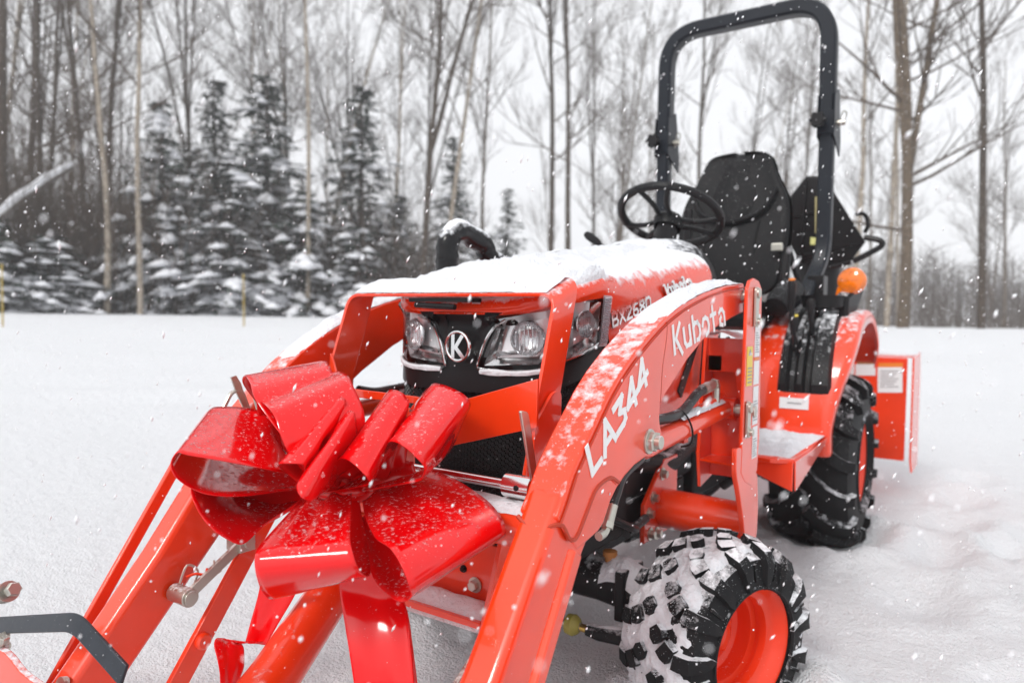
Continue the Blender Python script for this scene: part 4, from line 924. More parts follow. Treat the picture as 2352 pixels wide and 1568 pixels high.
# ------------------------------------------------------------------ front loader
Ld = thing('front_loader', 'orange front loader with two curved arms, hinged on uprights either side of the hood', 'loader', (0, .15, .07))
def Bl(name, mb, m, parent=Ld, **k): return build(name, mb, m, parent, **k)
XI, XO = .356, .420
top = [(-.662, .606), (-.643, .629), (-.616, .668), (-.581, .702), (-.549, .731), (-.510, .767), (-.466, .799), (-.409, .832), (-.347, .862), (-.285, .888), (-.205, .913), (-.078, .941), (.059, .961), (.19, .972)]
bot = [(.19, .903), (.106, .890), (-.012, .866), (-.091, .839), (-.177, .803), (-.242, .767), (-.283, .745), (-.308, .728), (-.310, .700), (-.306, .688), (-.285, .660), (-.300, .642), (-.330, .640), (-.359, .645), (-.406, .638), (-.443, .626), (-.472, .612), (-.495, .594), (-.517, .566)]
def sx(m, v): return [(-a, b, c) for a, b, c in v] if m else v
for mm in (0, 1):
    sg = -1 if mm else 1
    def X(mb): return mb.mirror() if mm else mb
    side = 'nearest the camera, lettered on its side' if not mm else 'on the far side of the hood'
    a = MB(); topi = [(XI, y, z) for y, z in top]; boti = [(XI, y, z) for y, z in bot]
    a.prism(topi+boti+[(XI, -.535, .556), (XI, -.60, .545)], (XO-XI, 0, 0)); arm = Bl('loader_arm', X(a), M_or, bevel=.0035, label='curved loader arm ' + side)
    # lower box tube
    lo = MB(); lo.prism([(XI+.003, -.645, .628), (XI+.003, -.505, .575), (XI+.003, -1.02, .03+.07), (XI+.003, -1.10, .18)] and [(XI+.003, -.640, .640), (XI+.003, -.52, .590), (XI+.003, -.705, .386), (XI+.003, -.92, .150), (XI+.003, -1.00, .19), (XI+.003, -.795, .432)], (XO-XI-.006, 0, 0))
    Bl('arm_tube', X(lo), M_ord, arm, bevel=.013, seg=4)
    wd = MB(); wd.tube(bez([(XI+.002, -.668, .600), (XI+.02, -.672, .592), (XI+.045, -.672, .590), (XO-.004, -.664, .596), (XO+.001, -.648, .592), (XO+.002, -.630, .570), (XO+.002, -.610, .566), (XO+.002, -.585, .590), (XO+.002, -.555, .622), (XO+.002, -.53, .632), (XO+.002, -.50, .634), (XO+.002, -.472, .622)], 4), .0035, 6)
    wd.tube(bez([(XO+.0015, y+.006, z-.010) for y, z in top], 3), .0014, 5); wd.tube(bez([(XO+.0015, -.283, .880), (XO+.0015, -.285, .85), (XO+.0015, -.300, .80), (XO+.0015, -.305, .75), (XO+.0015, -.308, .735)], 4), .0014, 5)
    Bl('weld_seam', X(wd), M_seam, arm)
    # side skin plate over the knee
    pl = MB(); pl.prism([(XO, y+.008, z-.012) for y, z in top[:-1]][::1]+[(XO, .15, .955)]+[(XO, y-.004 if i > 8 else y, z+.006) for i, (y, z) in enumerate(bot[1:-2])]+[(XO, -.50, .632), (XO, -.55, .618), (XO, -.585, .586), (XO, -.612, .563), (XO, -.634, .570)], (.0022, 0, 0)); Bl('side_plate', X(pl), M_ord, arm, bevel=.0008)
    # pin bolt
    bb = MB(); c = V(XO, -.354, .672); bb.lathe([(.022, 0), (.022, .006), (.0001, .006)], c, (1, 0, 0), 24); bb.lathe([(.018, .006), (.018, .014), (.015, .016), (.0001, .016)], c, (1, 0, 0), 6); bb.tube([c, c+V(.026, 0, 0)], .012, 18); bb.prism([c+V(.007, -.006, -.016), c+V(.007, .026, -.014), c+V(.007, .03, .012), c+V(.007, -.004, .018)], (.004, 0, 0)); Bl('pivot_bolt', X(bb), M_zinc, arm, bevel=.0008)
    # snow on top of the arm
    def snowline(yl, yh, th, wid=1.0, seed=0):
        pp = [Vector((0, y, z)) for y, z in top if True]; pp = bez(pp, 6); pp = [p for p in pp if yl < p.y < yh]; rows = []
        for i, p in enumerate(pp):
            e = min(1, i/14, (len(pp)-1-i)/4)
            rows.append([(XI+.001+(XO-XI-.002)*k/10, p.y-th*.5*math.sin(math.pi*k/10)*e*.3, p.z+(th*(.35+1.0*math.sin(math.pi*k/10)**.6)*(1+.5*noise.noise(V(p.y*30, k*.5, seed))+.4*noise.noise(V(p.y*90, k*.9, seed))))*e-.0025) for k in range(11)])
        return MB().grid(rows)
    Bl('snow_blanket', X(snowline(-.33 if not mm else -.50, .19, .010, seed=1+mm)), M_snow, arm, smooth=180)
    # upright: two plates with rungs between
    upl = MB()
    oy = [(.45, .118, .955), (.45, .135, .975), (.45, .165, .982), (.45, .205, .978), (.45, .232, .96), (.45, .250, .60), (.45, .235, .525), (.45, .195, .493), (.45, .135, .515), (.45, .105, .54)]
    upl.prism(oy, (-.008, 0, 0)); upr = Bl('upright', X(upl), M_ord, bevel=.002, label='upright post plate ' + ('beside the near foot deck, with yellow and white stickers' if not mm else 'on the far side of the hood'))
    ip_ = MB(); ip_.prism([(.335, .19, .86), (.335, .27, .86), (.335, .28, .50), (.335, .17, .48), (.335, .155, .56)], (-.008, 0, 0)); ip_.prism([(.335, .20, .84), (.442, .20, .84), (.442, .20, .70), (.41, .20, .70), (.40, .20, .76), (.335, .20, .76)], (0, .006, 0)); ip_.prism([(.335, .235, .84), (.442, .235, .84), (.442, .235, .50), (.335, .235, .50)], (0, .006, 0)); ip_.prism([(.335, .16, .545), (.442, .13, .545), (.442, .24, .545), (.335, .24, .545)], (0, 0, .006)); Bl('inner_plate', X(ip_), M_ord, upr, bevel=.001)
    sn_ = MB(); sn_.grid([[(.338+.1*i/12, .12+.11*k/10, .842+.016*math.sin(math.pi*min(1, .1+i/12))*(1+.3*noise.noise(V(i*.5, k*.4, 1)))) for k in range(11)] for i in range(13)]); Bl('snow_blanket', X(sn_), M_snow, upr, smooth=180)
    pv = MB(); pv.tube([(.33, .185, .94), (.455, .185, .94)], .016, 16); Bl('pivot_pin', X(pv), M_zinc, upr); pv = MB(); pv.tube([(.34, .19, .672), (.455, .19, .672)], .014, 16); Bl('pivot_pin', X(pv), M_zinc, upr)
    if not mm:
        st = MB(); x = .4502
        def dec(y0, z0, y1, z1, m, nm='decal'): Bl(nm, MB().box((x, y0, z0), (x+.0012, y1, z1)), m, upr, smooth=0)
        dec(.125, .735, .165, .825, M_yel); dec(.182, .80, .222, .90, M_white); dec(.180, .735, .222, .79, M_white); dec(.180, .64, .222, .73, M_white); dec(.184, .56, .224, .635, M_white)
        tx = MB()
        for (y0, y1, z0, z1, k) in ((.186, .218, .81, .86, 9), (.184, .218, .65, .70, 8), (.188, .220, .565, .61, 8)):
            for i in range(k): z = z0+(z1-z0)*i/k; tx.box((x+.0012, y0, z), (x+.0018, y1-.006*(i % 3), z+.0022))
        for i in range(5): tx.box((x+.0012, .13, .742+.008*i), (x+.0018, .16, .745+.008*i))
        tx.prism([(x+.0012, .133, .805), (x+.0012, .157, .805), (x+.0012, .145, .820)], (.0006, 0, 0)); Bl('decal_print', tx, M_grey, upr, smooth=0)
        dec(.180, .7925, .222, .7975, M_orl)
        for (z0, z1) in ((.870, .962), (.618, .700)):
            lk = MB(); yy = .176 if z0 > .8 else .135; lk.prism(rpath([(.451, yy-.012, z0), (.451, yy+.012, z0), (.451, yy+.012, z1), (.451, yy-.012, z1), (.451, yy-.012, z0)], .01)[:-1], (.006, 0, 0)); lk.bolt((.457, yy, z0+.012), (1, 0, 0), .009, .009); lk.lathe([(.012, 0), (.012, .005), (.0001, .006)], (.457, yy, z1-.014), (1, 0, 0), 16); Bl('lock_plate', lk, M_zinc, upr, bevel=.001)
    # subframe tube, bolted plate, hook
    sf = MB(); sf.tube([(.222, .22, .40), (.437, .22, .395)], .050, 28); sfo = Bl('subframe_tube', X(sf), M_ord)
    hk = MB(); hk.prism(rpath([(.437, .07, .60), (.437, .07, .545), (.437, .10, .50), (.437, .13, .44), (.437, .17, .35), (.437, .215, .325), (.437, .255, .36), (.437, .26, .43), (.437, .245, .52), (.437, .12, .53), (.437, .11, .60), (.437, .07, .60)], .02, 4)[:-1], (.012, 0, 0)); Bl('hook_plate', X(hk), M_ord, sfo, bevel=.002)
    bp_l = MB(); bp_l.prism([(.210, .10, .43), (.210, .22, .525), (.210, .31, .525), (.210, .31, .335), (.210, .10, .335)], (.012, 0, 0)); 
    for (y, z) in ((.155, .42), (.165, .36), (.24, .50), (.31, .36), (.19, .41)): pass
    Bl('bolt_plate', X(bp_l), M_ord, sfo, bevel=.002)
    for (y, z) in ((.125, .405), (.135, .352), (.205, .49), (.150, .44), (.175, .345)): Bl('bolt', X(MB().bolt((.222, y, z), (1, 0, 0), .011, .013)), M_zinc, sfo)
    if 0: sn_ = MB(); sn_.grid([[(.20+.22*i/20, .22+.044*math.sin((k/8-.5)*2.0), .395+.05*math.cos((k/8-.5)*1.9)*(1+.05*noise.noise(V(i*.5, k*.5, 3)))-.002) for k in range(9)] for i in range(21)])
    # lift cylinder, hose
    cy = MB(); cy.tube([(.385, -.31, .645), (.385, -.20, .648)], .012, 12); cyo = Bl('lift_cylinder', X(MB().tube([(.385, -.29, .648), (.385, .17, .674)], .022, 24)), M_ord); Bl('rod', X(cy), M_chr, cyo); cy = MB(); cy.tube([(.36, .19, .674), (.41, .19, .674)], .026, 18); cy.tube([(.385, .0, .69), (.385, .16, .705)], .008, 10); Bl('end_eye', X(cy), M_ord, cyo)
    sn_ = MB(); sn_.grid([[(.385+.022*math.sin((k/8-.5)*1.6), -.13+.27*i/24, .682+.0005*i+.008*math.cos((k/8-.5)*2.6)*(1+.6*noise.noise(V(i*.6, k*.5, 3)))-.0-.010*(1-math.cos((k/8-.5)*1.6))) for k in range(9)] for i in range(25)]); Bl('snow_blanket', X(sn_), M_snow, cyo, smooth=180)
    hz = MB(); hz.tube(bez([(.37, -.28, .700), (.375, -.22, .690), (.385, -.16, .690), (.385, -.10, .694), (.385, -.06, .706), (.387, -.02, .724), (.387, .02, .732)], 5), .0105, 12); ho = Bl('hose', X(hz), M_hose)
    ft = MB(); ft.tube([(.387, .015, .731), (.387, .05, .734), (.388, .085, .738)], [.0125, .0125, .010], 12); ft.lathe([(.013, 0), (.013, .012)], (.388, .085, .738), (0, 1, 0), 6, True); ft.tube([(.388, .095, .738), (.388, .105, .73), (.388, .105, .69)], .009, 10); Bl('fitting', X(ft), M_zinc, ho)
    tie = MB(); tie.tube(bez([(.385, -.12, .702), (.40, -.115, .69), (.41, -.105, .66), (.405, -.10, .630), (.385, -.10, .622)], 5), .0022, 6); Bl('cable_tie', X(tie), M_blk2, ho)
    h2 = MB(); h2.tube(bez([(0.385,-0.3055,0.6301),(0.385,-0.3781,0.6123),(0.385,-0.4027,0.5864),(0.385,-0.4186,0.5671)], 5), .010, 10); ho2 = Bl('hose', X(h2), M_hose); ft = MB(); ft.tube([(0.385,-0.417,0.5683), (0.385,-0.4322,0.5418)], .0105, 12); ft.lathe([(.0125, 0), (.0125, .010)], (0.385,-0.4322,0.5418), (0, -.5, -.85), 6, True); ft.tube(bez([(0.385,-0.4352,0.5373), (0.385,-0.4444,0.5269), (0.385,-0.4649,0.5246)], 4), .0075, 10); Bl('fitting', X(ft), M_zinc, ho2)
    h3 = MB();  h3.tube(bez([(.21, -.1, .45), (.24, .0, .40), (.2, .08, .38)], 5), .009, 10); h3.tube([(.22, .0, .385), (.225, .10, .40)], .011, 10); Bl('hose', X(h3), M_hose)
    # leveling link bar, outer rod, clevis
    lk = MB(); lk.beam((.315, -.535, .537), (.315, -.90, .035), .012, .040, (0, -.8, .6)); lko = Bl('link_bar', X(lk), M_ord, bevel=.0015)
    Bl('bolt', X(MB().lathe([(.016, 0), (.016, .006), (.012, .010), (.0001, .010)], (.309, -.735, .262), (-1, 0, 0), 20)), M_ord, lko)
    rd = MB(); rd.beam((.465, -.690, .575), (.465, -.985, .125), .012, .024, (0, -.8, .6)); Bl('outer_rod', X(rd), M_ord, bevel=.003)
    ck = MB(); ck.tube([(.30, -.765, .355), (.352, -.765, .355)], .017, 20); ck.tube([(.296, -.765, .355), (.30, -.765, .355)], .013, 16); ck.beam((.312, -.765, .355), (.312, -.64, .43), .008, .020); ck.box((.30, -.66, .41), (.345, -.625, .445)); ck.tube([(.295, -.64, .428), (.35, -.64, .428)], .012, 14); clv = Bl('clevis_link', X(ck), M_zinc, bevel=.001)
    cp = MB(); cp.tube(bez([(.335, -.765, .375), (.335, -.75, .405), (.332, -.73, .39), (.33, -.74, .365)], 5), .0022, 6); cp.tube(bez([(.31, -.71, .40), (.318, -.705, .405), (.318, -.70, .38), (.31, -.695, .385)], 4), .0018, 6); Bl('spring_clip', X(cp), M_zinc, clv)
    rp = MB(); rp.tube(bez([(.33, -.755, .385), (.325, -.74, .388), (.318, -.725, .384), (.316, -.72, .395)], 4), .0028, 8); Bl('clip_tab', X(rp), M_ord, clv)
    # stand handle
    sh = MB(); sh.tube([(.0, -.575, .616), (.30, -.575, .616)], .0085, 16); sh.tube([(.275, -.575, .616), (.325, -.575, .616)], .019, 24); sho = Bl('lock_shaft', X(sh), M_chr); hb_ = MB(); hb_.prism(rpath([(.325, -.585, .63), (.325, -.567, .63), (.325, -.60, .74), (.325, -.622, .745), (.325, -.585, .63)], .006, 3)[:-1], (.005, 0, 0)); Bl('handle', X(hb_), M_zinc, sho, bevel=.001)
    Bl('set_screw', X(MB().lathe([(.0045, 0), (.0045, .001), (.0001, .001)], (.305, -.594, .618), (0, -1, 0), 12)), M_blk2, sho)
# wire loop standing on the far arm
wl = MB(); wl.tube(bez([(-0.36,-0.658,0.6897), (-0.36,-0.6403,0.7189), (-0.36,-0.6243,0.7247), (-0.36,-0.612,0.7165), (-0.36,-0.5974,0.6791)], 4), .0045, 8); wl.prism([(-0.36,-0.6424,0.7534), (-0.36,-0.6304,0.7562), (-0.36,-0.6193,0.7395), (-0.36,-0.6016,0.6886), (-0.36,-0.614,0.6898), (-0.36,-0.6303,0.7225)], (.004, 0, 0)); Bl('parking_clip', wl, M_zinc)
# cross tube
ct = MB(); ct.tube([(-.36, -.575, .555), (.36, -.575, .555)], .036, 28); cto = Bl('cross_tube', ct, M_ord)
sn_ = MB(); sn_.grid([[(-.34+.68*i/60, -.575+.034*math.sin((k/9-.5)*2.0), .555+.040*math.cos((k/9-.5)*1.8)*(1+.12*noise.noise(V(i*.5, k*.5, 3)))-.001) for k in range(10)] for i in range(61)]); Bl('snow_blanket', sn_, M_snow, cto, smooth=180)
mt = MB(); mt.tube([(-0.06025,-0.6,0.419), (-0.09712,-0.6,0.3714), (0.002583,-0.82,0.311), (0.04942,-0.9,0.3072)], .041, 32)
mto = Bl('centre_tube', mt, M_ord, label='thick round tube running down behind the bow')
Bl('hose', MB().tube(bez([(-0.1026,-0.56,0.3817), (-0.1386,-0.56,0.3305), (-0.1821,-0.56,0.2762)], 4), .008, 8), M_hose)
# hanging hook brackets at the grille (behind the arm)
# lettering on the near arm
x = .4226
O1 = V(*(0.4226,-0.5689,0.6484)); R1 = V(*(0.4226,-0.3619,0.7831))-O1; U1 = V(*(0.4226,-0.5869,0.6866))-V(*(0.4226,-0.5689,0.6484))
mid = V(*(0.4226,-0.4736,0.7111))
bowd = lambda t: (V(*(0.4226,-0.4589,0.7064))-(O1+R1*.5))*(-4*(t-.5)**2+1)*.45
arm0 = [o for o in Ld.children if o.name.startswith('loader_arm')][0]
Bl('lettering', lettering(MB(), 'LA344', O1, R1, U1*1.12, (1, 0, 0), th=.23, depth=.0012, curve=bowd), M_lett, arm0, smooth=0, label='white letters LA344')
O2 = V(*(0.4226,-0.248,0.8213)); R2 = V(*(0.4226,0.05551,0.878))-O2; U2 = V(*(0.4226,-0.266,0.8676))-O2
Bl('lettering', lettering(MB(), 'kubota', O2, R2, U2*1.05, (1, 0, 0), th=.17, depth=.0012), M_lett, arm0, smooth=0, label='white maker name in open strokes')
# quick coupler pieces low at the left
hb2 = MB(); P = [(-0.6906,-0.97,0.2783), (-0.2681,-0.97,0.3956), (-0.1225,-0.97,0.353)]
hb2.beam(P[0], P[1], .010, .030, (0, .35, 1)); hb2.beam(P[1], P[2], .010, .030, (0, .35, 1)); 
hdl = MB(); rows = []
path = rpath(P, .03, 6)
Q_ = barlike([Vector(p)+V(0, -.004, .012) for p in path], (0, -.010, -.028), .006); Bl('latch_handle', Q_, M_steel, bevel=.0015, label='bent dark steel latch handle at the lower left')
cpl = MB(); cpl.prism(rpath([(-0.6042,-1,0.2725), (-0.4753,-1,0.2964), (-0.4167,-1,0.2757), (-0.3151,-1,0.2741), (-0.2434,-1,0.2625), (-0.6076,-1,0.1419), (-0.6042,-1,0.2725)], .04)[:-1], (0, .012, 0)); cpo = Bl('coupler_plate', cpl, M_or, bevel=.002)
def stud(p, d, r): 
    mb = MB(); p = Vector(p); d = Vector(d).normalized()
    for k in range(4): mb.tube([p-d*(.012+.006*k), p-d*(.0085+.006*k)], r*1.9, 20)
    mb.tube([p-d*.05, p+d*.012], r*.8, 14); mb.lathe([(r*1.3, 0), (r*1.3, .012), (r*1.1, .014), (.0001, .014)], p+d*.004, d, 6); return mb
Bl('coupler_stud', stud((-0.4997,-0.98,0.3908), (1, .0, .42), .0095), M_zinc); Bl('coupler_stud', stud((-0.5106,-0.99,0.2983), (.6, 0, 1), .008), M_zinc)
Bl('coupler_pin', MB().lathe([(.014, 0), (.014, .01), (.0001, .012)], (-0.3695,-0.95,0.249), (0, -1, .3), 16), M_zinc)

# ------------------------------------------------------------------ snow blower behind
Bz = thing('snow_blower', 'orange snow blower hitched behind the tractor with a tall black discharge chute', 'snow blower', (0, 2.3, .07))
hs_ = MB(); hs_.box((-.60, 2.20, .25), (.58, 2.206, .722)); hs_.box((-.60, 2.20, .724), (.60, 2.42, .73)); hs_.box((-.606, 2.2, .25), (-.60, 2.6, .75)); hs_.box((-.3, 2.05, .35), (.3, 2.2, .65)); hb_ = build('housing', hs_, M_or, Bz, bevel=.002)
build('side_plate', MB().prism([(.600, 2.185, .26), (.600, 2.185, .725), (.606, 2.42, .745), (.606, 2.45, .6), (.606, 2.45, .2), (.606, 2.2, .2)], (.008, 0, 0)), M_or, Bz, bevel=.002)
def pdec(u0, v0, u1, v1, m, y=2.198): build('decal', MB().prism([on_(u0, v0, y), on_(u1, v0, y), on_(u1, v1, y), on_(u0, v1, y)], (0, -.0015, 0)), m, hb_, smooth=0)
def on_(u, v, y):
    d = fw+rt*((u-1176)/1653)-up*((v-784)/1653); return CAM+d*((y-CAM.y)/d.y)
pdec(2016, 843, 2073, 901, M_white); pdec(2018, 833, 2074, 843, M_orl, 2.1975); pdec(1965, 836, 2011, 862, M_white); pdec(1969, 829, 2011, 836, mat('brown_decal', (.35, .12, .02), .5), 2.1975); pdec(1946, 832, 1962, 860, M_white)
pr_ = MB()
for i in range(7): a = on_(2022, 852+6*i, 2.1955); b = on_(2064-(i % 3)*5, 852+6*i, 2.1955); pr_.beam(a, b, .0008, .004)
build('decal_print', pr_, M_grey, hb_, smooth=0)
ch_ = MB(); P3 = [(0.09178,2,1.25), (0.09327,2,1.465), (0.1599,2,1.551), (0.237,2,1.544), (0.4173,2,1.236), (0.3565,2,1.146), (0.1451,2,1.151)]
chp = MB()
A1, A2, A3, A4, A5, A6, A7 = [Vector(p) for p in P3]
kk = A3+(A7-A3)*1.0
chp.add([A1, A2, A3, A4, A5, A6, A7]+[p+V(-.06, .30, .02) for p in (A1, A2, A3, A4, A5, A6, A7)], [(0, 1, 2, 6), (2, 3, 5, 6), (3, 4, 5), (0, 7, 8, 1), (1, 8, 9, 2), (2, 9, 10, 3), (3, 10, 11, 4), (4, 11, 12, 5), (5, 12, 13, 6), (6, 13, 7, 0), (7, 13, 12, 11, 10, 9, 8)])
cho = build('chute', chp, M_blk2, Bz, smooth=0, bevel=.006)
rb2 = MB(); rb2.beam(A3+V(0, -.006, -.02), Vector(A7)+V(0, -.006, .0), .02, .012); rb2.beam(A1.lerp(A2, .5)+V(0, -.004, 0), A4.lerp(A5, .45)+V(0, -.004, 0), .006, .006); rb2.beam(A7+V(0, -.004, .02), A5+V(0, -.004, .0), .006, .006); build('rib', rb2, M_blk2, cho)
build('sticker', MB().prism([on_(1872, 452, 1.985), on_(1893, 452, 1.985), on_(1893, 536, 1.985), on_(1872, 536, 1.985)], (0, -.002, 0)), mat('faded_sticker', (.35, .3, .14), .5), cho, smooth=0)
build('sticker', MB().prism([on_(1862, 545, 1.98), on_(1892, 547, 1.98), on_(1892, 562, 1.98), on_(1861, 562, 1.98)], (0, -.002, 0)), mat('pale_yellow_sticker', (.65, .65, .25), .5), cho, smooth=0)
st_ = MB(); st_.tube([(.20, 2.15, .7), (.20, 2.12, 1.2)], .10, 18); build('chute_base', st_, M_blk2, Bz)
hd_ = MB(); hd_.tube(bez([on_(1960, 600, 2.0), on_(1990, 585, 2.0), on_(2024, 565, 2.0), on_(2020, 552, 2.0), on_(1985, 545, 2.0)], 5), .013, 8); build('chute_handle', hd_, M_blk2, Bz); hd_ = MB(); hd_.tube(bez([on_(1965, 492, 2.1), on_(1985, 492, 2.1), on_(1994, 515, 2.1), on_(1986, 535, 2.1)], 5), .009, 8); build('chute_handle', hd_, M_blk2, Bz); hd_ = MB().tube([on_(1955, 602, 2.0), on_(1905, 615, 2.0)], .011, 8); build('chute_handle', hd_, M_blk2, Bz)

# ------------------------------------------------------------------ gift bow
Bw = thing('gift_bow', 'huge glossy red vinyl ribbon bow tied across the front loader, dusted with snow', 'bow', (0.05463,-0.7093,0.596))
def loop(a, b, n=7, label=None, name='ribbon_loop'):
    """ribbon lofted through its two edges"""
    A = bez(a, n); B_ = bez(b, n); m = 18; rows = []
    N_ = len(A); ph = A[0].x*90
    for i, (p, q) in enumerate(zip(A, B_)):
        d = q-p; tg = (A[min(i+1, N_-1)]-A[max(i-1, 0)]); nn = d.cross(tg); nn = nn.normalized() if nn.length > 1e-9 else V(0, 0, 1)
        t = i/(N_-1); w = abs(math.cos(math.pi*t))**5*.0045 if name == 'ribbon_loop' else .0012
        rows.append([p+d*k/m+nn*w*math.sin(k/m*math.pi*(3.2+1.5*math.sin(ph))+ph)*math.sin(math.pi*k/m)**.5 for k in range(m+1)])
    return build(name, MB().grid(rows), M_bow, Bw, smooth=180, solid=.0012, label=label)
loop([(0.007861,-0.7044,0.6026),(-0.09182,-0.6857,0.6388),(-0.1871,-0.6871,0.6997),(-0.1786,-0.7392,0.7561),(-0.1346,-0.7689,0.7783),(-0.07464,-0.8011,0.7712),(-0.0297,-0.8202,0.7449),(0.03838,-0.8015,0.672),(0.03845,-0.7318,0.6086)],
     [(0.01681,-0.6741,0.6057),(-0.05433,-0.5755,0.6431),(-0.1298,-0.5268,0.714),(-0.1543,-0.5647,0.7792),(-0.1264,-0.6055,0.7959),(-0.07327,-0.642,0.797),(-0.03358,-0.6642,0.7796),(0.02816,-0.6858,0.7118),(0.05988,-0.7049,0.6138)])
loop([(0.007284,-0.7408,0.6092),(-0.07659,-0.7351,0.6554),(-0.09187,-0.7674,0.7058),(-0.07323,-0.7897,0.735),(-0.03544,-0.812,0.7458),(0.01526,-0.8381,0.7457),(0.05155,-0.8503,0.7327),(0.0755,-0.8482,0.688),(0.06201,-0.7876,0.6259)],
     [(0.05215,-0.6977,0.6222),(-0.01141,-0.6175,0.6773),(-0.05567,-0.6079,0.7511),(-0.0521,-0.6405,0.7794),(-0.0168,-0.6647,0.7859),(0.03138,-0.6925,0.7845),(0.06194,-0.7087,0.7711),(0.1018,-0.7201,0.7225),(0.09305,-0.718,0.6314)])
loop([(-0.009047,-0.7634,0.6209),(0.04147,-0.8367,0.6496),(0.02855,-0.9048,0.6727),(-0.003847,-0.9503,0.6862),(-0.01749,-0.9594,0.6895),(-0.02452,-0.9648,0.6755),(-0.0199,-0.9625,0.6574),(-0.0182,-0.9381,0.6353),(-0.01078,-0.9096,0.6208),(-0.002835,-0.8563,0.6108),(-0.004961,-0.7614,0.6035)],
     [(-0.05672,-0.7463,0.6448),(-0.07698,-0.7571,0.7097),(-0.1266,-0.766,0.7223),(-0.1645,-0.7916,0.7245),(-0.1905,-0.7974,0.7184),(-0.2229,-0.7962,0.6927),(-0.2239,-0.7856,0.676),(-0.2132,-0.7673,0.6517),(-0.1722,-0.7522,0.6389),(-0.1086,-0.7458,0.6307),(-0.02647,-0.7394,0.6113)])
loop([(0.01366,-0.7725,0.6146),(0.03095,-0.8197,0.6473),(0.0648,-0.8564,0.6657),(0.09601,-0.8711,0.6747),(0.1112,-0.8669,0.676),(0.1198,-0.8551,0.6734),(0.1049,-0.8417,0.6579),(0.04824,-0.7969,0.6256)],
     [(0.0299,-0.6869,0.6611),(-0.001243,-0.6928,0.7319),(0.04044,-0.724,0.7538),(0.07331,-0.7439,0.756),(0.08283,-0.7437,0.7526),(0.0842,-0.7431,0.7452),(0.07837,-0.7357,0.7289),(0.05221,-0.7078,0.6667)])
loop([(0.03831,-0.7801,0.6108),(0.0991,-0.8462,0.6453),(0.1287,-0.8742,0.6505),(0.142,-0.8836,0.6447),(0.1517,-0.8834,0.6373),(0.1498,-0.867,0.6294),(0.1293,-0.8387,0.6253),(0.07348,-0.7804,0.6128)],
     [(0.05562,-0.7061,0.6527),(0.08595,-0.7427,0.7269),(0.1114,-0.7612,0.7386),(0.1252,-0.7699,0.7407),(0.1317,-0.7716,0.7395),(0.1298,-0.7671,0.7336),(0.1083,-0.7409,0.6985),(0.09234,-0.7175,0.6521)])
loop([(0.04751,-0.762,0.6053),(0.08083,-0.7742,0.6396),(0.1198,-0.7949,0.668),(0.1516,-0.8091,0.6788),(0.178,-0.8156,0.6757),(0.1921,-0.8125,0.6655),(0.1954,-0.8048,0.6547),(0.156,-0.7719,0.6341),(0.04265,-0.7534,0.6021)],
     [(0.06069,-0.667,0.6399),(0.03309,-0.6219,0.7167),(0.08074,-0.6483,0.7564),(0.1104,-0.6641,0.7634),(0.1308,-0.6685,0.7611),(0.1409,-0.6681,0.7534),(0.1443,-0.6665,0.7381),(0.107,-0.6589,0.659),(0.06741,-0.688,0.6082)])
loop([(0.07935,-0.7044,0.6024),(0.1177,-0.7123,0.6545),(0.1654,-0.7388,0.6912),(0.1997,-0.7574,0.7016),(0.2345,-0.7703,0.6986),(0.2555,-0.7745,0.6901),(0.26,-0.7602,0.6731),(0.2388,-0.7392,0.6522),(0.2086,-0.724,0.6375),(0.08781,-0.7107,0.6035)],
     [(0.09545,-0.6198,0.6294),(0.06724,-0.5623,0.7214),(0.1132,-0.5776,0.7638),(0.146,-0.5914,0.77),(0.1844,-0.6019,0.7654),(0.2093,-0.6035,0.7567),(0.2138,-0.5951,0.7422),(0.1953,-0.5846,0.7165),(0.1562,-0.5899,0.6472),(0.09894,-0.6547,0.6052)])
loop([(-0.009926,-0.7529,0.5983),(-0.04288,-0.8353,0.6058),(-0.05097,-0.9003,0.6251),(-0.04636,-0.9213,0.6272),(-0.02367,-0.9307,0.6136),(-0.01419,-0.9252,0.5932),(-0.001219,-0.9172,0.576),(0.008039,-0.8996,0.5583),(0.01089,-0.8741,0.5447),(-0.006112,-0.8368,0.5553),(0.005497,-0.7672,0.5844)],
     [(-0.01642,-0.7206,0.6093),(-0.1058,-0.7209,0.6043),(-0.1604,-0.7339,0.599),(-0.1911,-0.7431,0.5885),(-0.181,-0.7369,0.5732),(-0.1561,-0.7325,0.5645),(-0.1232,-0.7345,0.5623),(-0.08782,-0.7347,0.5627),(-0.05625,-0.7373,0.5683),(-0.02529,-0.7401,0.5768),(7.713e-05,-0.7345,0.589)])
loop([(0.01561,-0.7722,0.5912),(0.06927,-0.8572,0.5809),(0.1039,-0.9126,0.5732),(0.1196,-0.9323,0.5697),(0.1271,-0.9398,0.5605),(0.1301,-0.9386,0.5406),(0.116,-0.9192,0.5123),(0.09864,-0.8897,0.488),(0.05875,-0.8445,0.4809),(0.01948,-0.7975,0.5054),(-0.002977,-0.7496,0.5666)],
     [(0.08886,-0.7341,0.6047),(0.1627,-0.8053,0.5968),(0.2104,-0.8517,0.5918),(0.2303,-0.8688,0.5853),(0.2409,-0.8741,0.5745),(0.2451,-0.8719,0.5617),(0.2397,-0.8581,0.5468),(0.2246,-0.8327,0.532),(0.1885,-0.7911,0.5219),(0.1239,-0.7375,0.5376),(0.07763,-0.7063,0.5848)])
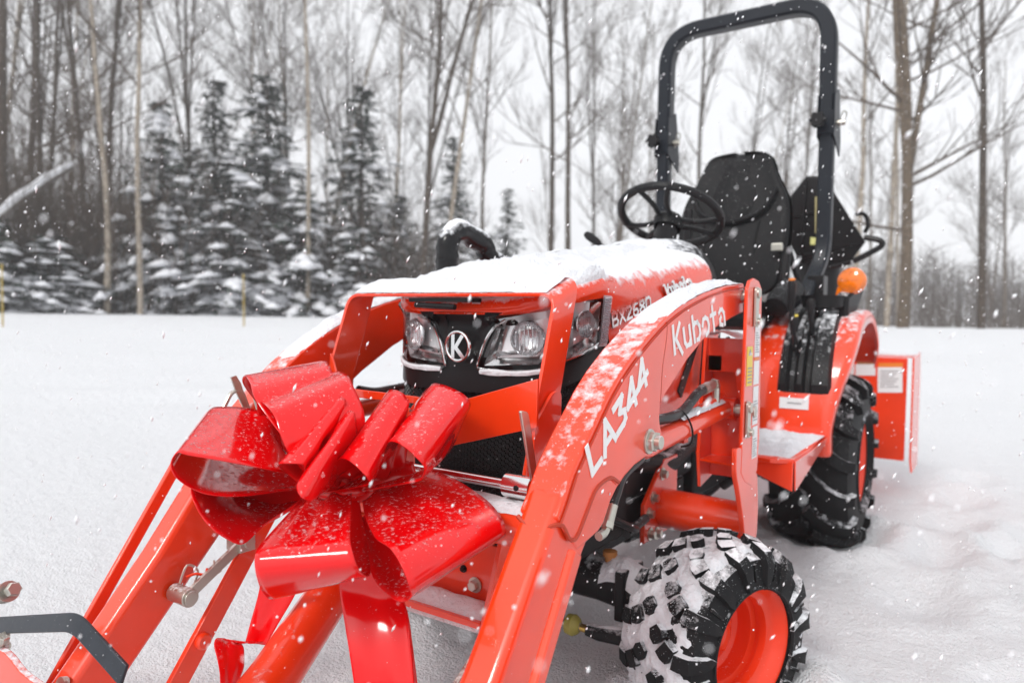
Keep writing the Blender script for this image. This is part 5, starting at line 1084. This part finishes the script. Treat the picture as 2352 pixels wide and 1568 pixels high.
loop([(0.08836,-0.711,0.5875),(0.1515,-0.7651,0.5826),(0.228,-0.8221,0.5824),(0.2797,-0.8474,0.5848),(0.309,-0.8583,0.5724),(0.3219,-0.8568,0.5477),(0.3066,-0.8379,0.5243),(0.2711,-0.8147,0.502),(0.2337,-0.798,0.4955),(0.1696,-0.7686,0.501),(0.09427,-0.7202,0.5625)],
     [(0.1099,-0.586,0.6242),(0.185,-0.596,0.6155),(0.2512,-0.6181,0.6047),(0.289,-0.6352,0.5972),(0.3158,-0.6477,0.5845),(0.3241,-0.6489,0.5692),(0.3116,-0.6339,0.5527),(0.2736,-0.6121,0.5346),(0.2033,-0.6114,0.5353),(0.1304,-0.6356,0.5568),(0.08458,-0.678,0.5729)])
loop([(-0.1561,-0.7676,0.5904),(-0.08093,-0.7403,0.6037),(-0.02474,-0.7136,0.6216),(0.04608,-0.6526,0.6431),(0.1007,-0.6038,0.6349)],[(-0.1457,-0.7619,0.5606),(-0.06514,-0.7435,0.5623),(0.00492,-0.7201,0.5651),(0.06293,-0.6684,0.5746),(0.1148,-0.608,0.6002)])
# flat fold between the upper and lower loops, and the tied knot
build('knot', MB().tube(bez([(-0.009853,-0.7529,0.5961),(0.02725,-0.7399,0.5964),(0.062,-0.7162,0.5999),(0.07065,-0.6862,0.5997)],4), [.003]+[.010]*11+[.003], 12, flat=.8), M_bow, Bw)
loop([(0.102,-0.7666,0.487),(0.1006,-0.7686,0.4657),(0.1224,-0.7795,0.429),(0.1459,-0.7897,0.3864),(0.1633,-0.7926,0.3278),(0.1795,-0.7957,0.283)], [(0.1377,-0.7415,0.5076),(0.1793,-0.7159,0.4513),(0.2025,-0.7253,0.4306),(0.2203,-0.7387,0.4007),(0.2396,-0.7519,0.3534),(0.2516,-0.7586,0.2902)], name='ribbon_tail', label='broad ribbon tail hanging straight down')
loop([(0.1017,-0.6956,0.459),(0.1546,-0.6857,0.4189),(0.1727,-0.6996,0.373),(0.1811,-0.6975,0.2919)], [(0.1242,-0.6794,0.4805),(0.1664,-0.6896,0.4231),(0.1889,-0.7006,0.3778),(0.2065,-0.7041,0.3028)], name='ribbon_tail')
loop([(-0.09954,-0.7604,0.4336),(-0.1034,-0.7644,0.404),(-0.1107,-0.771,0.367),(-0.1184,-0.778,0.3255)], [(-0.04431,-0.7233,0.4273),(-0.05552,-0.7322,0.3976),(-0.07258,-0.7454,0.3603),(-0.08842,-0.7578,0.3231)], name='ribbon_tail')
loop([(-0.1185,-0.778,0.3284),(-0.1039,-0.8157,0.3442),(-0.1042,-0.8393,0.3608),(-0.09065,-0.8544,0.3588),(-0.07642,-0.8577,0.3396),(-0.07197,-0.8561,0.309),(-0.07067,-0.8576,0.2543)], [(-0.1052,-0.7451,0.3214),(-0.08519,-0.7792,0.3358),(-0.1056,-0.7931,0.3361),(-0.08576,-0.8039,0.3339),(-0.07625,-0.8106,0.3103),(-0.07373,-0.822,0.2871),(-0.07379,-0.8242,0.2379)], name='ribbon_tail', label='ribbon end curled over at the lower left of the bow')

# ------------------------------------------------------------------ falling snow
fk = MB(); rnd = random.Random(99); cnt = 0
OV = [(1, 0, 0), (-1, 0, 0), (0, 1, 0), (0, -1, 0), (0, 0, 1), (0, 0, -1)]; OF = [(0, 2, 4), (2, 1, 4), (1, 3, 4), (3, 0, 4), (2, 0, 5), (1, 2, 5), (3, 1, 5), (0, 3, 5)]
while cnt < 45000:
    d = .28+11*rnd.random()**.62; u = rnd.uniform(-.95, .95); v = rnd.uniform(-.62, .62)
    p = CAM+(fw+rt*u+up*v)*d
    if p.z < .1: continue
    if d < .55 and rnd.random() < .5: continue
    cnt += 1; r = rnd.choice([.0007, .0009, .0011, .0014, .0019])*(1 if d > .6 else .85)*(1+d*.06); st = V(rnd.uniform(.2, .9), rnd.uniform(-.3, .3), 1).normalized(); l = rnd.choice([1, 1.3, 1.8, 2.6, 3.6])
    q = st.to_track_quat('Z', 'Y'); fk.add([p+q@V(a*r, b*r, c*r*l) for a, b, c in OV], OF)
M_flake = mat('snowflake', (.9, .9, .92), .8)
o = build('falling_snow', fk, M_flake, smooth=180); setp(o, 'snowflakes falling through the air all around', 'snowfall', kind='stuff')

# ------------------------------------------------------------------ haze of the snowfall
hz = MB().box((-80, -12, -2.5), (60, 72, 24))
M_haze = bpy.data.materials.new('haze'); M_haze.use_nodes = True; t = M_haze.node_tree; t.nodes.clear()
pv = N(t, 'ShaderNodeVolumePrincipled'); pv.inputs['Color'].default_value = (.99, .99, 1, 1); pv.inputs['Density'].default_value = .004; pv.inputs['Anisotropy'].default_value = .3
mo = N(t, 'ShaderNodeOutputMaterial'); t.links.new(pv.outputs[0], mo.inputs['Volume'])
o = build('haze', hz, M_haze, smooth=0); setp(o, 'pale haze of falling snow in the air', 'haze', kind='stuff')
